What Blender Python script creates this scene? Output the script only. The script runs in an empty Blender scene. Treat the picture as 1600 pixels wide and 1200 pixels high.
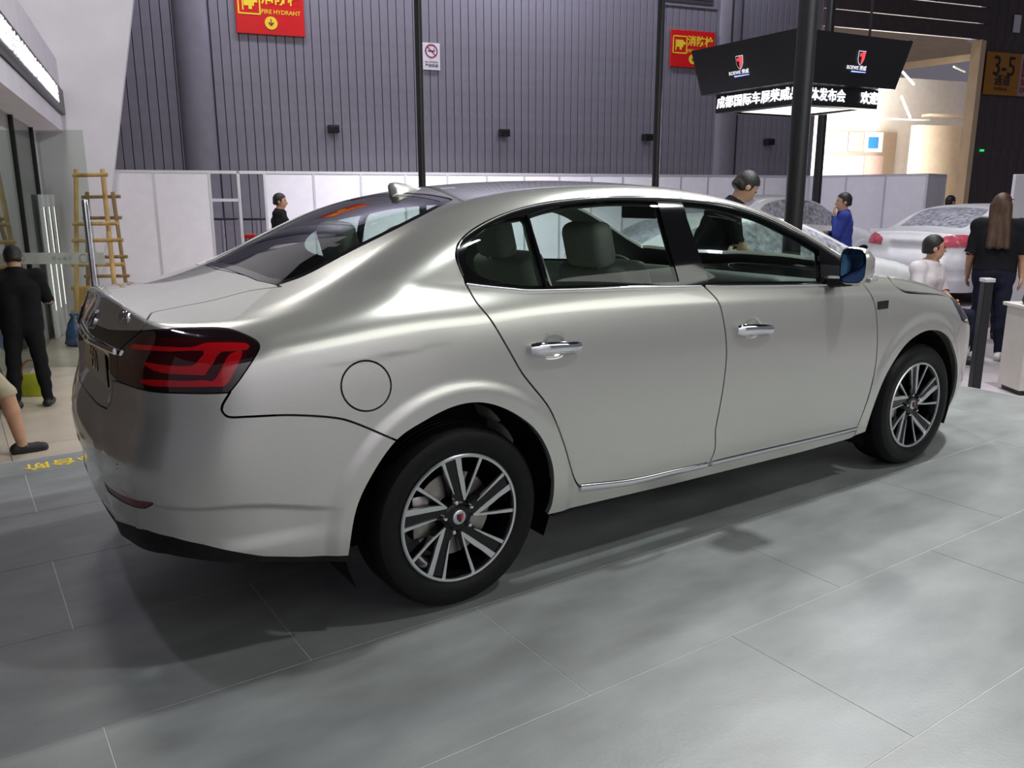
import bpy, bmesh, math, random
import numpy as np
from mathutils import Vector, Matrix
random.seed(7)
SC = bpy.context.scene
COL = SC.collection
# ---------------------------------------------------------------- camera
CF = 1289.55; CC = np.array([-1.3737, -3.2462, 1.4311]); PIT, YAW, ROL = .2232, .5948, -.0025
_fw = np.array([math.sin(YAW)*math.cos(PIT), math.cos(YAW)*math.cos(PIT), -math.sin(PIT)])
_r = np.array([math.cos(YAW), -math.sin(YAW), 0]); _u = np.cross(_r, _fw)
_r, _u = math.cos(ROL)*_r+math.sin(ROL)*_u, math.cos(ROL)*_u-math.sin(ROL)*_r
cam = bpy.data.objects.new('camera', bpy.data.cameras.new('camera')); COL.objects.link(cam)
M = Matrix(((_r[0], _u[0], -_fw[0], CC[0]), (_r[1], _u[1], -_fw[1], CC[1]), (_r[2], _u[2], -_fw[2], CC[2]), (0, 0, 0, 1)))
cam.matrix_world = M
cam.data.sensor_width = 36; cam.data.lens = CF/1600*36; cam.data.clip_start = .05; cam.data.clip_end = 300
SC.camera = cam
# ---------------------------------------------------------------- world, lamps, exposure
w = bpy.data.worlds.new('hall'); SC.world = w; w.use_nodes = True
w.node_tree.nodes['Background'].inputs[0].default_value = (.74, .70, .84, 1)
w.node_tree.nodes['Background'].inputs[1].default_value = .17
SC.view_settings.view_transform = 'Standard'; SC.view_settings.look = 'None'
SC.view_settings.gamma = 1; SC.view_settings.use_curve_mapping = False
SC.view_settings.exposure = 0.0
def area(name, loc, target, sx, sy, power, col, spread=180):
    l = bpy.data.lights.new(name, 'AREA'); l.shape = 'RECTANGLE'; l.size = sx; l.size_y = sy
    l.energy = power; l.color = col; l.spread = math.radians(spread)
    o = bpy.data.objects.new(name, l); COL.objects.link(o); o.location = loc
    d = Vector(target)-Vector(loc); o.rotation_euler = d.to_track_quat('-Z', 'Y').to_euler()
    return o
# spot lamps of the stand (small, they throw the crisp shadows), its overhead light box, the lamps of the hall, and one added lamp for reflections
area('stand_lamp', (5.2, -.7, 5.6), (1.8, -.9, 0), .22, .22, 290, (.96, 1, .95))
area('stand_lamp', (4.6, 1.6, 5.6), (1.4, -.6, 0), .25, .25, 120, (.96, 1, .95))
area('stand_lamp', (2.6, -3.4, 6.0), (1.6, -2.0, 0), .3, .3, 100, (.95, 1, .97))
area('stand_lamp', (-2.0, 1.2, 5.6), (-.6, -.3, .3), .3, .3, 32, (.86, .82, 1))
area('light_box', (4.6, -7.6, 4.3), (2.2, -.6, .8), 7.5, 2.4, 150, (.97, 1, .92))
area('hall_lamp', (-1.0, -8.2, 5.6), (-1.0, -11.0, 1.6), 8.0, .5, 420, (1, .98, .97))  # added lamp, lights the added white wall behind the camera
area('hall_lamp', (-.2, 7.0, 8.4), (.2, 9.4, 0), 1.2, 1.2, 240, (1, .97, .93))
area('hall_lamp', (4.6, 13.6, 8.7), (5.0, 15.3, 5.2), 3.5, .5, 250, (.86, .84, 1))
area('hall_lamp', (10.2, 12.3, 8.7), (10.6, 14.1, 5.2), 3.5, .5, 270, (.84, .82, 1))
area('hall_lamp', (15.6, 11.2, 8.7), (15.9, 13.0, 5.0), 2.5, .5, 80, (.84, .82, 1))
area('hall_lamp', (5.5, 7.5, 8.4), (6.5, 10.6, .8), 2.5, 1.2, 210, (.95, .94, 1), 62)
area('hall_lamp', (9.5, 3.4, 7.4), (9.2, 3.4, 0), 3.0, 2.0, 430, (.97, .96, 1))
_dl = (1.09+.9763*31+.2164*10, 12.05-.2164*31+.9763*10, 3.6); _dt = (1.09+.9763*23+.2164*17.5, 12.05-.2164*23+.9763*17.5, 3.0)
area('daylight', _dl, _dt, 4, 4, 1900, (1, .97, .92))
_dl = (1.09+.9763*30+.2164*14, 12.05-.2164*30+.9763*14, 1.2); _dt = (1.09+.9763*23+.2164*13, 12.05-.2164*23+.9763*13, 6.5)
area('daylight', _dl, _dt, 3, 3, 1500, (1, .95, .86))
# ---------------------------------------------------------------- car body surface (implicit field -> mesh)
import numpy as np
def spl(xs, ys, n=3000):
    """natural cubic spline baked to a fine table"""
    xs = np.asarray(xs, float); ys = np.asarray(ys, float); m = len(xs)
    h = np.diff(xs); A = np.zeros((m, m)); b = np.zeros(m)
    A[0, 0] = A[-1, -1] = 1
    for i in range(1, m-1):
        A[i, i-1] = h[i-1]; A[i, i] = 2*(h[i-1]+h[i]); A[i, i+1] = h[i]
        b[i] = 6*((ys[i+1]-ys[i])/h[i]-(ys[i]-ys[i-1])/h[i-1])
    M = np.linalg.solve(A, b)
    t = np.linspace(xs[0], xs[-1], n); k = np.clip(np.searchsorted(xs, t)-1, 0, m-2)
    d = t-xs[k]; e = xs[k+1]-t; hk = h[k]
    v = (M[k]*e**3+M[k+1]*d**3)/(6*hk)+(ys[k]/hk-M[k]*hk/6)*e+(ys[k+1]/hk-M[k+1]*hk/6)*d
    s0 = (v[1]-v[0])/(t[1]-t[0]); s1 = (v[-1]-v[-2])/(t[1]-t[0])
    def f(x):
        r = np.interp(x, t, v)
        return r+np.where(x < t[0], (x-t[0])*s0, 0)+np.where(x > t[-1], (x-t[-1])*s1, 0)
    return f
def smax(a, b, k):
    h = np.maximum(k-np.abs(a-b), 0)/k
    return np.maximum(a, b)+h*h*k*.25
def smin(a, b, k): return -smax(-a, -b, k)
def sstep(a, b, x):
    t = np.clip((x-a)/(b-a), 0, 1); return t*t*(3-2*t)

class Sedan:
    WB = 2.837
    def __init__(s):
        # half width along the car at the widest height
        s.W = spl([-1.3, -1.0, -.75, -.4, 0, .5, 1.2, 2.0, 2.5, 2.84, 3.2, 3.5, 3.8, 4.1],
                  [.78, .850, .886, .908, .917, .919, .920, .920, .917, .908, .886, .846, .79, .71])
        # body side section: inset against height
        s.S = spl([.10, .22, .32, .45, .60, .75, .88, .98, 1.06, 1.14, 1.3],
                  [-.085, -.045, -.018, -.006, 0, -.001, -.008, -.022, -.042, -.072, -.15])
        # lower body top (trunk deck, belt, hood) on the centre line and its fall towards the side
        s.ZL = spl([-1.3, -1.1, -.95, -.75, -.5, -.2, .2, .7, 1.2, 1.7, 2.1, 2.4, 2.8, 3.2, 3.5, 3.75, 4.0],
                   [1.068, 1.085, 1.097, 1.110, 1.130, 1.150, 1.160, 1.15, 1.13, 1.11, 1.095, 1.082, 1.042, .970, .885, .785, .65])
        s.CR = spl([-1.3, -.9, -.5, 0, .5, 1.2, 2.0, 2.5, 3.0, 3.5, 4.0],
                   [.075, .072, .07, .06, .05, .05, .05, .05, .06, .09, .11])
        s.XR = spl([.1, .25, .4, .55, .66, .72, .78, .85, .92, .98, 1.04, 1.10, 1.3],
                   [-.90, -1.0, -1.044, -1.053, -1.049, -1.032, -1.014, -1.008, -1.004, -.986, -.958, -.944, -.935])
        s.RC = spl([.5, .74, .78, .82, .86, .90, .93, .96, 1.0, 1.3], [0, 0, .010, .030, .036, .030, .012, 0, 0, 0])   # plate recess
        s.XF = spl([.1, .3, .5, .7, .8, .95, 1.2], [3.80, 3.90, 3.925, 3.90, 3.85, 3.74, 3.5])
        # greenhouse profile on the centre line
        s.P = spl([-1.2, -.75, -.5, -.3, -.1, .1, .28, .48, .75, 1.0, 1.25, 1.5, 1.75, 2.0, 2.3, 2.6, 3.0],
                  [.86, 1.055, 1.166, 1.252, 1.338, 1.409, 1.453, 1.482, 1.499, 1.503, 1.494, 1.471, 1.431, 1.366, 1.256, 1.125, .935])
        s.dP = spl([-1.2, -.3, .1, .48, 1., 1.5, 2.0, 2.6, 3.0], [.45, .44, .33, .10, 0, -.14, -.36, -.47, -.5])
        # greenhouse half width at belt height and tumblehome
        s.YB = spl([-1.0, -.6, -.3, 0, .4, 1.0, 1.6, 2.1, 2.5, 3.0], [.70, .775, .815, .838, .852, .858, .858, .848, .825, .78])
        s.TH = spl([1.0, 1.1, 1.2, 1.3, 1.4, 1.5, 1.6], [-.012, .004, .044, .094, .156, .235, .32])
        s.cups = []
        s.arch = [(0.0, .335), (s.WB, .335)]
    def lower(s, x, y, z):
        Y = s.W(x)+s.S(z)
        for (ax, az) in s.arch:            # flared wheel-arch band
            r = np.hypot(x-ax, (z-az))
            Y = Y+.010*(1-sstep(.450, .505, r))
        zc = .545-.068*sstep(-.78, -.38, x)
        stp = (1-sstep(-.022, .0, z-zc))*sstep(.38, .44, z)*sstep(-.40, -.60, x)   # step under the bumper crease
        Y = Y-.009*stp
        for (hx, hz) in s.cups:            # finger dish behind each door handle
            r = np.hypot((x-hx)/.062, (z-hz)/.048)
            Y = Y-.024*(1-sstep(.25, 1.0, r))
        side = y-Y
        rear = (s.XR(z)+.009*stp+s.RC(z)*(1-sstep(.27, .37, y))+.115*y*y+.10*np.maximum(y-.45, 0)**2)-x
        front = x-(s.XF(z)-.22*y*y-.25*np.maximum(y-.5, 0)**2)
        top = z-(s.ZL(x)-s.CR(x)*(y/.9)**2)
        a = smax(side, rear, .26)
        a = smax(a, front, .50)
        k = .09+.05*sstep(2.3, 3.2, x)-.072*sstep(-.72, -.90, x)*sstep(.80, .62, y)
        a = smax(a, top, k)
        return smax(a, .14-z, .05)
    def upper(s, x, y, z):
        xe = x-.06*y*y*sstep(.5, -.2, x)+.26*y*y*sstep(1.2, 2.2, x)
        cr = .085+.02*sstep(.2, -.4, x)
        top = (z-(s.P(xe)-cr*y*y))/np.sqrt(1+s.dP(xe)**2)
        side = (y-(s.YB(x)-s.TH(z)))*.88
        return np.maximum(np.maximum(smax(top, side, .11), 1.0-z), -.72-x)
    def f(s, x, y, z):
        y = np.abs(y)
        k = .03+.05*sstep(.15, -.35, x)
        return smin(s.lower(x, y, z), s.upper(x, y, z), k)
    box = ((-1.22, 4.02), 1.0, (.05, 1.58))

def grad(F, V, h=.003):
    x, y, z = V.T
    return np.stack([F(x+h, y, z)-F(x-h, y, z), F(x, y+h, z)-F(x, y-h, z), F(x, y, z+h)-F(x, y, z-h)], 1)/(2*h)
def project(F, V, n=3, keepy0=None):
    V = V.copy()
    for _ in range(n):
        g = grad(F, V); d = F(*V.T)
        st = d[:, None]*g/np.maximum((g*g).sum(1), 1e-6)[:, None]
        V -= np.clip(st, -.02, .02)
        if keepy0 is not None: V[keepy0, 1] = 0
    return V
def surface_nets(F, box, h):
    (x0, x1), yw, (z0, z1) = box
    X = np.arange(x0, x1+h, h); Y = np.arange(-h/2, yw+h, h); Z = np.arange(z0, z1+h, h)
    nx, ny, nz = len(X), len(Y), len(Z)
    # coarse pass decides which slabs matter
    D = np.full((nx, ny, nz), 1e3, np.float64)
    YY, ZZ = np.meshgrid(Y, Z, indexing='ij')
    XX3 = np.repeat(X, ny*nz).reshape(nx, ny, nz)
    c = 4
    Xc, Yc, Zc = X[::c], Y[::c], Z[::c]
    g = np.meshgrid(Xc, Yc, Zc, indexing='ij'); Dc = F(*[q.ravel() for q in g]).reshape(g[0].shape)
    near = np.repeat(np.repeat(np.repeat(Dc, c, 0), c, 1), c, 2)[:nx, :ny, :nz]
    mask = np.abs(near) < c*h*2.2
    D = np.where(near > 0, 1.0, -1.0)
    ix, iy, iz = np.nonzero(mask)
    D[mask] = F(X[ix], Y[iy], Z[iz])
    s = D < 0
    cnt = np.zeros((nx-1, ny-1, nz-1), np.int32); acc = np.zeros((nx-1, ny-1, nz-1, 3))
    for ax in range(3):
        sh = [slice(None)]*3; a = list(sh); b = list(sh); a[ax] = slice(0, -1); b[ax] = slice(1, None)
        cr = s[tuple(a)] != s[tuple(b)]
        i, j, k = np.nonzero(cr)
        d0 = D[tuple(a)][cr]; d1 = D[tuple(b)][cr]; t = d0/(d0-d1)
        P = np.stack([X[i], Y[j], Z[k]], 1); P[:, ax] += t*h
        o = [q for q in range(3) if q != ax]
        for e1 in (0, -1):
            for e2 in (0, -1):
                q = [i, j, k]; q[o[0]] = q[o[0]]+e1; q[o[1]] = q[o[1]]+e2
                ok = np.ones(len(i), bool)
                for w in range(3): ok &= (q[w] >= 0) & (q[w] < cnt.shape[w])
                qi = tuple(w[ok] for w in q)
                np.add.at(cnt, qi, 1); np.add.at(acc, qi, P[ok])
    act = cnt > 0
    idx = np.full(cnt.shape, -1, np.int64); idx[act] = np.arange(act.sum())
    V = acc[act]/cnt[act][:, None]
    i, j, k = np.nonzero(act); mid = j == 0
    V[mid, 1] = 0
    quads = []
    for ax in range(3):
        sh = [slice(None)]*3; a = list(sh); b = list(sh); a[ax] = slice(0, -1); b[ax] = slice(1, None)
        cr = s[tuple(a)] != s[tuple(b)]
        ijk = np.nonzero(cr); ins = s[tuple(a)][cr]
        o = [(ax+1) % 3, (ax+2) % 3]
        vs = []; ok = np.ones(len(ins), bool)
        for e1, e2 in ((-1, -1), (0, -1), (0, 0), (-1, 0)):
            q = list(ijk); q[o[0]] = q[o[0]]+e1; q[o[1]] = q[o[1]]+e2
            g = np.ones(len(ins), bool)
            for w in range(3): g &= (q[w] >= 0) & (q[w] < cnt.shape[w])
            r = np.full(len(ins), -1); r[g] = idx[tuple(w[g] for w in q)]
            ok &= r >= 0; vs.append(r)
        Q = np.stack(vs, 1)[ok]; fl = ~ins[ok]
        Q[fl] = Q[fl][:, ::-1]
        quads.append(Q)
    Q = np.concatenate(quads)
    V = project(F, V, 4, mid)
    T = np.concatenate([Q[:, [0, 1, 2]], Q[:, [0, 2, 3]]])
    return V, T
def split(F, V, T, d):
    """split a triangle mesh by vertex scalar d: returns (d<0 part, d>0 part)"""
    d = np.where(np.abs(d) < 1e-7, 1e-7, d)
    neg = d < 0; c = neg[T].sum(1)
    cut = T[(c == 1) | (c == 2)]
    if len(cut) == 0:
        return compact(V, T[c == 3]), compact(V, T[c == 0])
    E = np.concatenate([cut[:, [0, 1]], cut[:, [1, 2]], cut[:, [2, 0]]]); E = E[neg[E[:, 0]] != neg[E[:, 1]]]
    E = np.sort(E, 1); key = E[:, 0]*len(V)+E[:, 1]; uk, first = np.unique(key, return_index=True); E = E[first]
    t = (d[E[:, 0]]/(d[E[:, 0]]-d[E[:, 1]]))[:, None]
    NV = V[E[:, 0]]*(1-t)+V[E[:, 1]]*t
    y0 = (np.abs(V[E[:, 0], 1]) < 1e-9) & (np.abs(V[E[:, 1], 1]) < 1e-9)
    if F is not None: NV = project(F, NV, 1, y0)
    n0 = len(V); V2 = np.concatenate([V, NV])
    def ev(a, b):
        lo = np.minimum(a, b); hi = np.maximum(a, b)
        return n0+np.searchsorted(uk, lo*len(V)+hi)
    N = [T[c == 3]]; P = [T[c == 0]]
    for cnt, single_neg in ((1, True), (2, False)):
        R = T[c == cnt]
        if not len(R): continue
        sel = neg[R] if single_neg else ~neg[R]
        k = sel.argmax(1); i = np.arange(len(R))
        a = R[i, k]; b = R[i, (k+1) % 3]; cc = R[i, (k+2) % 3]
        ab = ev(a, b); ac = ev(a, cc)
        one = np.stack([a, ab, ac], 1); two = np.concatenate([np.stack([ab, b, cc], 1), np.stack([ab, cc, ac], 1)])
        if single_neg: N.append(one); P.append(two)
        else: P.append(one); N.append(two)
    return compact(V2, np.concatenate(N)), compact(V2, np.concatenate(P))
def compact(V, T):
    u, inv = np.unique(T, return_inverse=True)
    return V[u], inv.reshape(-1, 3)
def sdf_poly(P, poly):
    """signed distance of points P (n,2) to closed polygon; negative inside"""
    poly = np.asarray(poly, float); A = poly; B = np.roll(poly, -1, 0)
    lo = poly.min(0)-.15; hi = poly.max(0)+.15
    out = np.full(len(P), .15)
    m = ((P >= lo) & (P <= hi)).all(1); Q = P[m]
    best = np.full(len(Q), 1e9); ins = np.zeros(len(Q), bool)
    for a, b in zip(A, B):
        e = b-a; w = Q-a; L = e@e
        t = np.clip(w@e/max(L, 1e-12), 0, 1)
        q = w-t[:, None]*e; best = np.minimum(best, (q*q).sum(1))
        if a[1] != b[1]:
            c = (a[1] > Q[:, 1]) != (b[1] > Q[:, 1])
            ins ^= c & (Q[:, 0] < (b[0]-a[0])*(Q[:, 1]-a[1])/(b[1]-a[1])+a[0])
    r = np.sqrt(best); out[m] = np.where(ins, -r, r)
    return out
def crom(pts, n=10, closed=False, sharp=()):
    """Catmull-Rom through points; indices in sharp stay corners"""
    P = [np.asarray(p, float) for p in pts]; m = len(P); out = []
    for i in range(m if closed else m-1):
        p1, p2 = P[i], P[(i+1) % m]
        p0 = P[i-1] if (i > 0 or closed) and i not in sharp else 2*p1-p2
        j = (i+2) % m
        p3 = P[j] if (i+2 < m or closed) and (i+1) % m not in sharp else 2*p2-p1
        for q in range(n):
            t = q/n
            out.append(.5*((2*p1)+(p2-p0)*t+(2*p0-5*p1+4*p2-p3)*t*t+(3*p1-p0-3*p2+p3)*t**3))
    if not closed: out.append(P[-1])
    return np.array(out)
# ---------------------------------------------------------------- materials
def mat(name, col, rough=.5, metal=0, coat=0, emit=None, estr=1, spec=.5, noise=None, bump=None, coat_rough=.03, trans=0, ior=1.45, world=False):
    """noise=(scale, amount[, stretch xyz]) varies the base colour; bump=(scale, strength)"""
    m = bpy.data.materials.new(name); m.use_nodes = True
    nt = m.node_tree; b = nt.nodes['Principled BSDF']
    b.inputs['Base Color'].default_value = (*col, 1); b.inputs['Roughness'].default_value = rough
    b.inputs['Metallic'].default_value = metal; b.inputs['Coat Weight'].default_value = coat
    b.inputs['Coat Roughness'].default_value = coat_rough; b.inputs['Specular IOR Level'].default_value = spec
    b.inputs['Transmission Weight'].default_value = trans; b.inputs['IOR'].default_value = ior
    if emit: b.inputs['Emission Color'].default_value = (*emit, 1); b.inputs['Emission Strength'].default_value = estr
    if noise or bump:
        tc = nt.nodes.new('ShaderNodeTexCoord'); src = nt.nodes.new('ShaderNodeNewGeometry').outputs['Position'] if world else tc.outputs['Object']
    if noise:
        mp = nt.nodes.new('ShaderNodeMapping'); nt.links.new(src, mp.inputs[0])
        if len(noise) > 2: mp.inputs['Scale'].default_value = noise[2]
        n = nt.nodes.new('ShaderNodeTexNoise'); n.inputs['Scale'].default_value = noise[0]; n.inputs['Detail'].default_value = 6
        nt.links.new(mp.outputs[0], n.inputs['Vector'])
        r = nt.nodes.new('ShaderNodeValToRGB'); a = noise[1]
        r.color_ramp.elements[0].position = .3; r.color_ramp.elements[1].position = .7
        r.color_ramp.elements[0].color = (*[c*(1-a) for c in col], 1); r.color_ramp.elements[1].color = (*[min(1, c*(1+a)) for c in col], 1)
        nt.links.new(n.outputs['Fac'], r.inputs[0]); nt.links.new(r.outputs[0], b.inputs['Base Color'])
    if bump:
        n2 = nt.nodes.new('ShaderNodeTexNoise'); n2.inputs['Scale'].default_value = bump[0]; n2.inputs['Detail'].default_value = 4
        nt.links.new(src, n2.inputs['Vector'])
        bp = nt.nodes.new('ShaderNodeBump'); bp.inputs['Strength'].default_value = bump[1]; bp.inputs['Distance'].default_value = .01
        nt.links.new(n2.outputs['Fac'], bp.inputs['Height']); nt.links.new(bp.outputs[0], b.inputs['Normal'])
    return m
def glass_mat(name, tint, refl=1.5, rough=0.0):
    m = bpy.data.materials.new(name); m.use_nodes = True; nt = m.node_tree; nt.nodes.clear()
    o = nt.nodes.new('ShaderNodeOutputMaterial'); mx = nt.nodes.new('ShaderNodeMixShader')
    t = nt.nodes.new('ShaderNodeBsdfTransparent'); t.inputs[0].default_value = (*tint, 1)
    g = nt.nodes.new('ShaderNodeBsdfGlossy'); g.inputs['Roughness'].default_value = rough
    lw = nt.nodes.new('ShaderNodeLayerWeight'); lw.inputs[0].default_value = .5; r0 = ((refl-1)/(refl+1))**2
    pw = nt.nodes.new('ShaderNodeMath'); pw.operation = 'POWER'; pw.inputs[1].default_value = 5; nt.links.new(lw.outputs['Facing'], pw.inputs[0])
    ma = nt.nodes.new('ShaderNodeMath'); ma.operation = 'MULTIPLY_ADD'; ma.inputs[1].default_value = 1-r0; ma.inputs[2].default_value = r0; nt.links.new(pw.outputs[0], ma.inputs[0])
    nt.links.new(ma.outputs[0], mx.inputs[0]); nt.links.new(t.outputs[0], mx.inputs[1]); nt.links.new(g.outputs[0], mx.inputs[2])
    nt.links.new(mx.outputs[0], o.inputs[0]); return m
MT = {}
def flake_paint(name, col):
    m = mat(name, col, rough=.27, metal=.62, coat=1.0, coat_rough=.015)
    nt = m.node_tree; b = nt.nodes['Principled BSDF']
    tc = nt.nodes.new('ShaderNodeTexCoord'); v = nt.nodes.new('ShaderNodeTexNoise'); v.inputs['Scale'].default_value = 900; v.inputs['Detail'].default_value = 2
    r = nt.nodes.new('ShaderNodeValToRGB'); r.color_ramp.elements[0].position = .35; r.color_ramp.elements[1].position = .65
    r.color_ramp.elements[0].color = (*[c*.93 for c in col], 1); r.color_ramp.elements[1].color = (*[min(1, c*1.07) for c in col], 1)
    nt.links.new(tc.outputs['Object'], v.inputs['Vector']); nt.links.new(v.outputs['Fac'], r.inputs[0]); nt.links.new(r.outputs[0], b.inputs['Base Color'])
    return m
MT['paint'] = flake_paint('car_paint_champagne_silver', (.62, .615, .58))
MT['black_gloss'] = mat('gloss_black_trim', (.006, .006, .007), .08, coat=.5)
MT['black_plastic'] = mat('black_plastic', (.010, .010, .011), .5, noise=(60, .2), spec=.25)
MT['rubber'] = mat('tyre_rubber', (.007, .007, .008), .45, noise=(40, .25), bump=(220, .15), spec=.22)
MT['chrome'] = mat('chrome', (.86, .87, .9), .06, metal=1)
MT['machined'] = mat('machined_alloy', (.62, .63, .65), .28, metal=.9, bump=(300, .03))
MT['wheel_black'] = mat('gloss_black_alloy', (.004, .004, .005), .14, coat=.25, spec=.3)
MT['glass'] = glass_mat('green_tinted_glass', (.70, .79, .74), 1.5)
MT['dark_glass'] = glass_mat('dark_tinted_glass', (.62, .72, .67), 1.5)
MT['mirror_glass'] = mat('blue_mirror_glass', (.07, .13, .30), .02, metal=1)
MT['lamp_red'] = mat('red_lamp_lens', (.42, .004, .008), .12, coat=1, emit=(1, .01, .02), estr=.03)
MT['lamp_deep'] = mat('dark_red_lamp_lens', (.045, .002, .004), .08, coat=1)
MT['reflector'] = mat('red_reflector', (.16, .003, .006), .3, coat=.2)
MT['lamp_black'] = mat('smoked_lamp_lens', (.012, .005, .006), .06, coat=1)
MT['lamp_clear'] = mat('clear_lamp_lens', (.6, .6, .63), .1, metal=.4, coat=1)
MT['interior'] = mat('pale_leather', (.46, .46, .42), .5, noise=(30, .06), bump=(400, .06))
MT['interior_dark'] = mat('dark_cabin_plastic', (.028, .03, .03), .55, noise=(25, .2))
MT['lining'] = mat('cabin_lining_cloth', (.10, .105, .10), .85, noise=(50, .1))
MT['steel'] = mat('brake_steel', (.35, .33, .31), .35, metal=1, noise=(30, .15))
MT['badge_red'] = mat('badge_red', (.55, .02, .03), .25, coat=.6)
MT['badge_black'] = mat('badge_black', (.01, .01, .012), .2, coat=.6)
MT['plate_blue'] = mat('number_board', (.40, .36, .28), .25, metal=.6)
# ---------------------------------------------------------------- object helpers
def link(name, me, m=None, parent=None, smooth=True):
    o = bpy.data.objects.new(name, me); COL.objects.link(o)
    if m is not None: me.materials.append(MT[m] if isinstance(m, str) else m)
    if parent is not None: o.parent = parent
    return o
def tag(o, label=None, cat=None, group=None, kind=None):
    if label: o['label'] = label
    if cat: o['category'] = cat
    if group: o['group'] = group
    if kind: o['kind'] = kind
    return o
def empty(name, loc=(0, 0, 0), rz=0, label=None, cat=None, group=None):
    o = bpy.data.objects.new(name, None); COL.objects.link(o); o.location = loc; o.rotation_euler = (0, 0, rz)
    o.empty_display_size = .1
    return tag(o, label, cat, group)
def vt_mesh(name, V, T, N=None, smooth=True):
    me = bpy.data.meshes.new(name)
    V = np.asarray(V, np.float32); T = np.asarray(T, np.int32)
    me.vertices.add(len(V)); me.vertices.foreach_set('co', V.ravel())
    k = T.shape[1]
    me.loops.add(len(T)*k); me.loops.foreach_set('vertex_index', T.ravel())
    me.polygons.add(len(T)); me.polygons.foreach_set('loop_start', np.arange(0, len(T)*k, k, dtype=np.int32))
    me.polygons.foreach_set('loop_total', np.full(len(T), k, np.int32))
    me.update(calc_edges=True); me.validate()
    me.polygons.foreach_set('use_smooth', np.full(len(me.polygons), smooth, bool))
    if N is not None and len(N) == len(me.vertices):
        me.normals_split_custom_set_from_vertices(np.asarray(N, np.float32))
    return me
class MB:
    """collects boxes, tubes, lathes into ONE mesh"""
    def __init__(s): s.bm = bmesh.new()
    def box(s, c, size, rot=None, bevel=0, seg=2):
        r = bmesh.ops.create_cube(s.bm, size=1)['verts']
        mtx = Matrix.Translation(c) @ (rot.to_4x4() if rot is not None else Matrix.Identity(4)) @ Matrix.Diagonal((*size, 1))
        bmesh.ops.transform(s.bm, matrix=mtx, verts=r)
        if bevel:
            ed = list({e for v in r for e in v.link_edges})
            bmesh.ops.bevel(s.bm, geom=ed, offset=bevel, segments=seg, affect='EDGES', profile=.5)
        return s
    def box2(s, lo, hi, **k): return s.box([(a+b)/2 for a, b in zip(lo, hi)], [b-a for a, b in zip(lo, hi)], **k)
    def tube(s, pts, rad, n=10, closed=False, cap=True, flat=1.0, up=(0, 0, 1)):
        pts = [Vector(p) for p in pts]; m = len(pts); rings = []
        rad = rad if hasattr(rad, '__len__') else [rad]*m
        for i, p in enumerate(pts):
            if closed: d = pts[(i+1) % m]-pts[i-1]
            else: d = pts[min(i+1, m-1)]-pts[max(i-1, 0)]
            d.normalize(); a = d.cross(Vector(up))
            if a.length < 1e-4: a = d.cross(Vector((1, 0, 0)))
            a.normalize(); b = a.cross(d)
            rings.append([s.bm.verts.new(p+a*math.cos(2*math.pi*k/n)*rad[i]*flat+b*math.sin(2*math.pi*k/n)*rad[i]) for k in range(n)])
        for i in range(m if closed else m-1):
            A, B = rings[i], rings[(i+1) % m]
            for k in range(n): s.bm.faces.new((A[k], A[(k+1) % n], B[(k+1) % n], B[k]))
        if cap and not closed: s.bm.faces.new(rings[0][::-1]); s.bm.faces.new(rings[-1])
        return s
    def lathe(s, prof, n=48, axis='z', c=(0, 0, 0), closed=False):
        rings = []
        for (r, h) in prof:
            ring = []
            for k in range(n):
                a = 2*math.pi*k/n; p = (r*math.cos(a), r*math.sin(a), h)
                if axis == 'y': p = (p[0], p[2], p[1])
                if axis == 'x': p = (p[2], p[0], p[1])
                ring.append(s.bm.verts.new((p[0]+c[0], p[1]+c[1], p[2]+c[2])))
            rings.append(ring)
        m = len(rings)
        for i in range(m if closed else m-1):
            A, B = rings[i], rings[(i+1) % m]
            for k in range(n): s.bm.faces.new((A[k], A[(k+1) % n], B[(k+1) % n], B[k]))
        return s
    def prism(s, poly, z0, z1, fn=None):
        """extruded polygon in a plane; fn maps (u,v,h)->xyz"""
        fn = fn or (lambda u, v, h: (u, v, h))
        A = [s.bm.verts.new(fn(u, v, z0)) for u, v in poly]; B = [s.bm.verts.new(fn(u, v, z1)) for u, v in poly]
        n = len(A); s.bm.faces.new(A[::-1]); s.bm.faces.new(B)
        for i in range(n): s.bm.faces.new((A[i], A[(i+1) % n], B[(i+1) % n], B[i]))
        return s
    def quad(s, *p): s.bm.faces.new([s.bm.verts.new(q) for q in p]); return s
    def mesh(s, name, smooth=False, angle=None):
        bmesh.ops.recalc_face_normals(s.bm, faces=s.bm.faces)
        me = bpy.data.meshes.new(name); s.bm.to_mesh(me); s.bm.free()
        if smooth:
            me.polygons.foreach_set('use_smooth', np.ones(len(me.polygons), bool))
            me.set_sharp_from_angle(angle=math.radians(angle or 35))
        return me
    def build(s, name, m, parent=None, smooth=False, angle=None): return link(name, s.mesh(name, smooth, angle), m, parent)
def text_mesh(name, body, size, depth=.002, align='CENTER', sx=1.0, bold=0.0):
    c = bpy.data.curves.new(name, 'FONT'); c.body = body; c.size = size; c.align_x = align; c.align_y = 'CENTER'
    c.extrude = depth; c.offset = bold; c.resolution_u = 3
    o = bpy.data.objects.new(name, c); COL.objects.link(o)
    bpy.context.view_layer.update()
    me = bpy.data.meshes.new_from_object(o.evaluated_get(bpy.context.evaluated_depsgraph_get()))
    bpy.data.objects.remove(o); bpy.data.curves.remove(c)
    if sx != 1.0: me.transform(Matrix.Diagonal((sx, 1, 1, 1)))
    me.materials.clear(); me.name = name
    return me
def ray(px, py): return _fw+_r*(px-800)/CF-_u*(py-600)/CF
def on_z(px, py, z): d = ray(px, py); return CC+d*(z-CC[2])/d[2]
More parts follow.
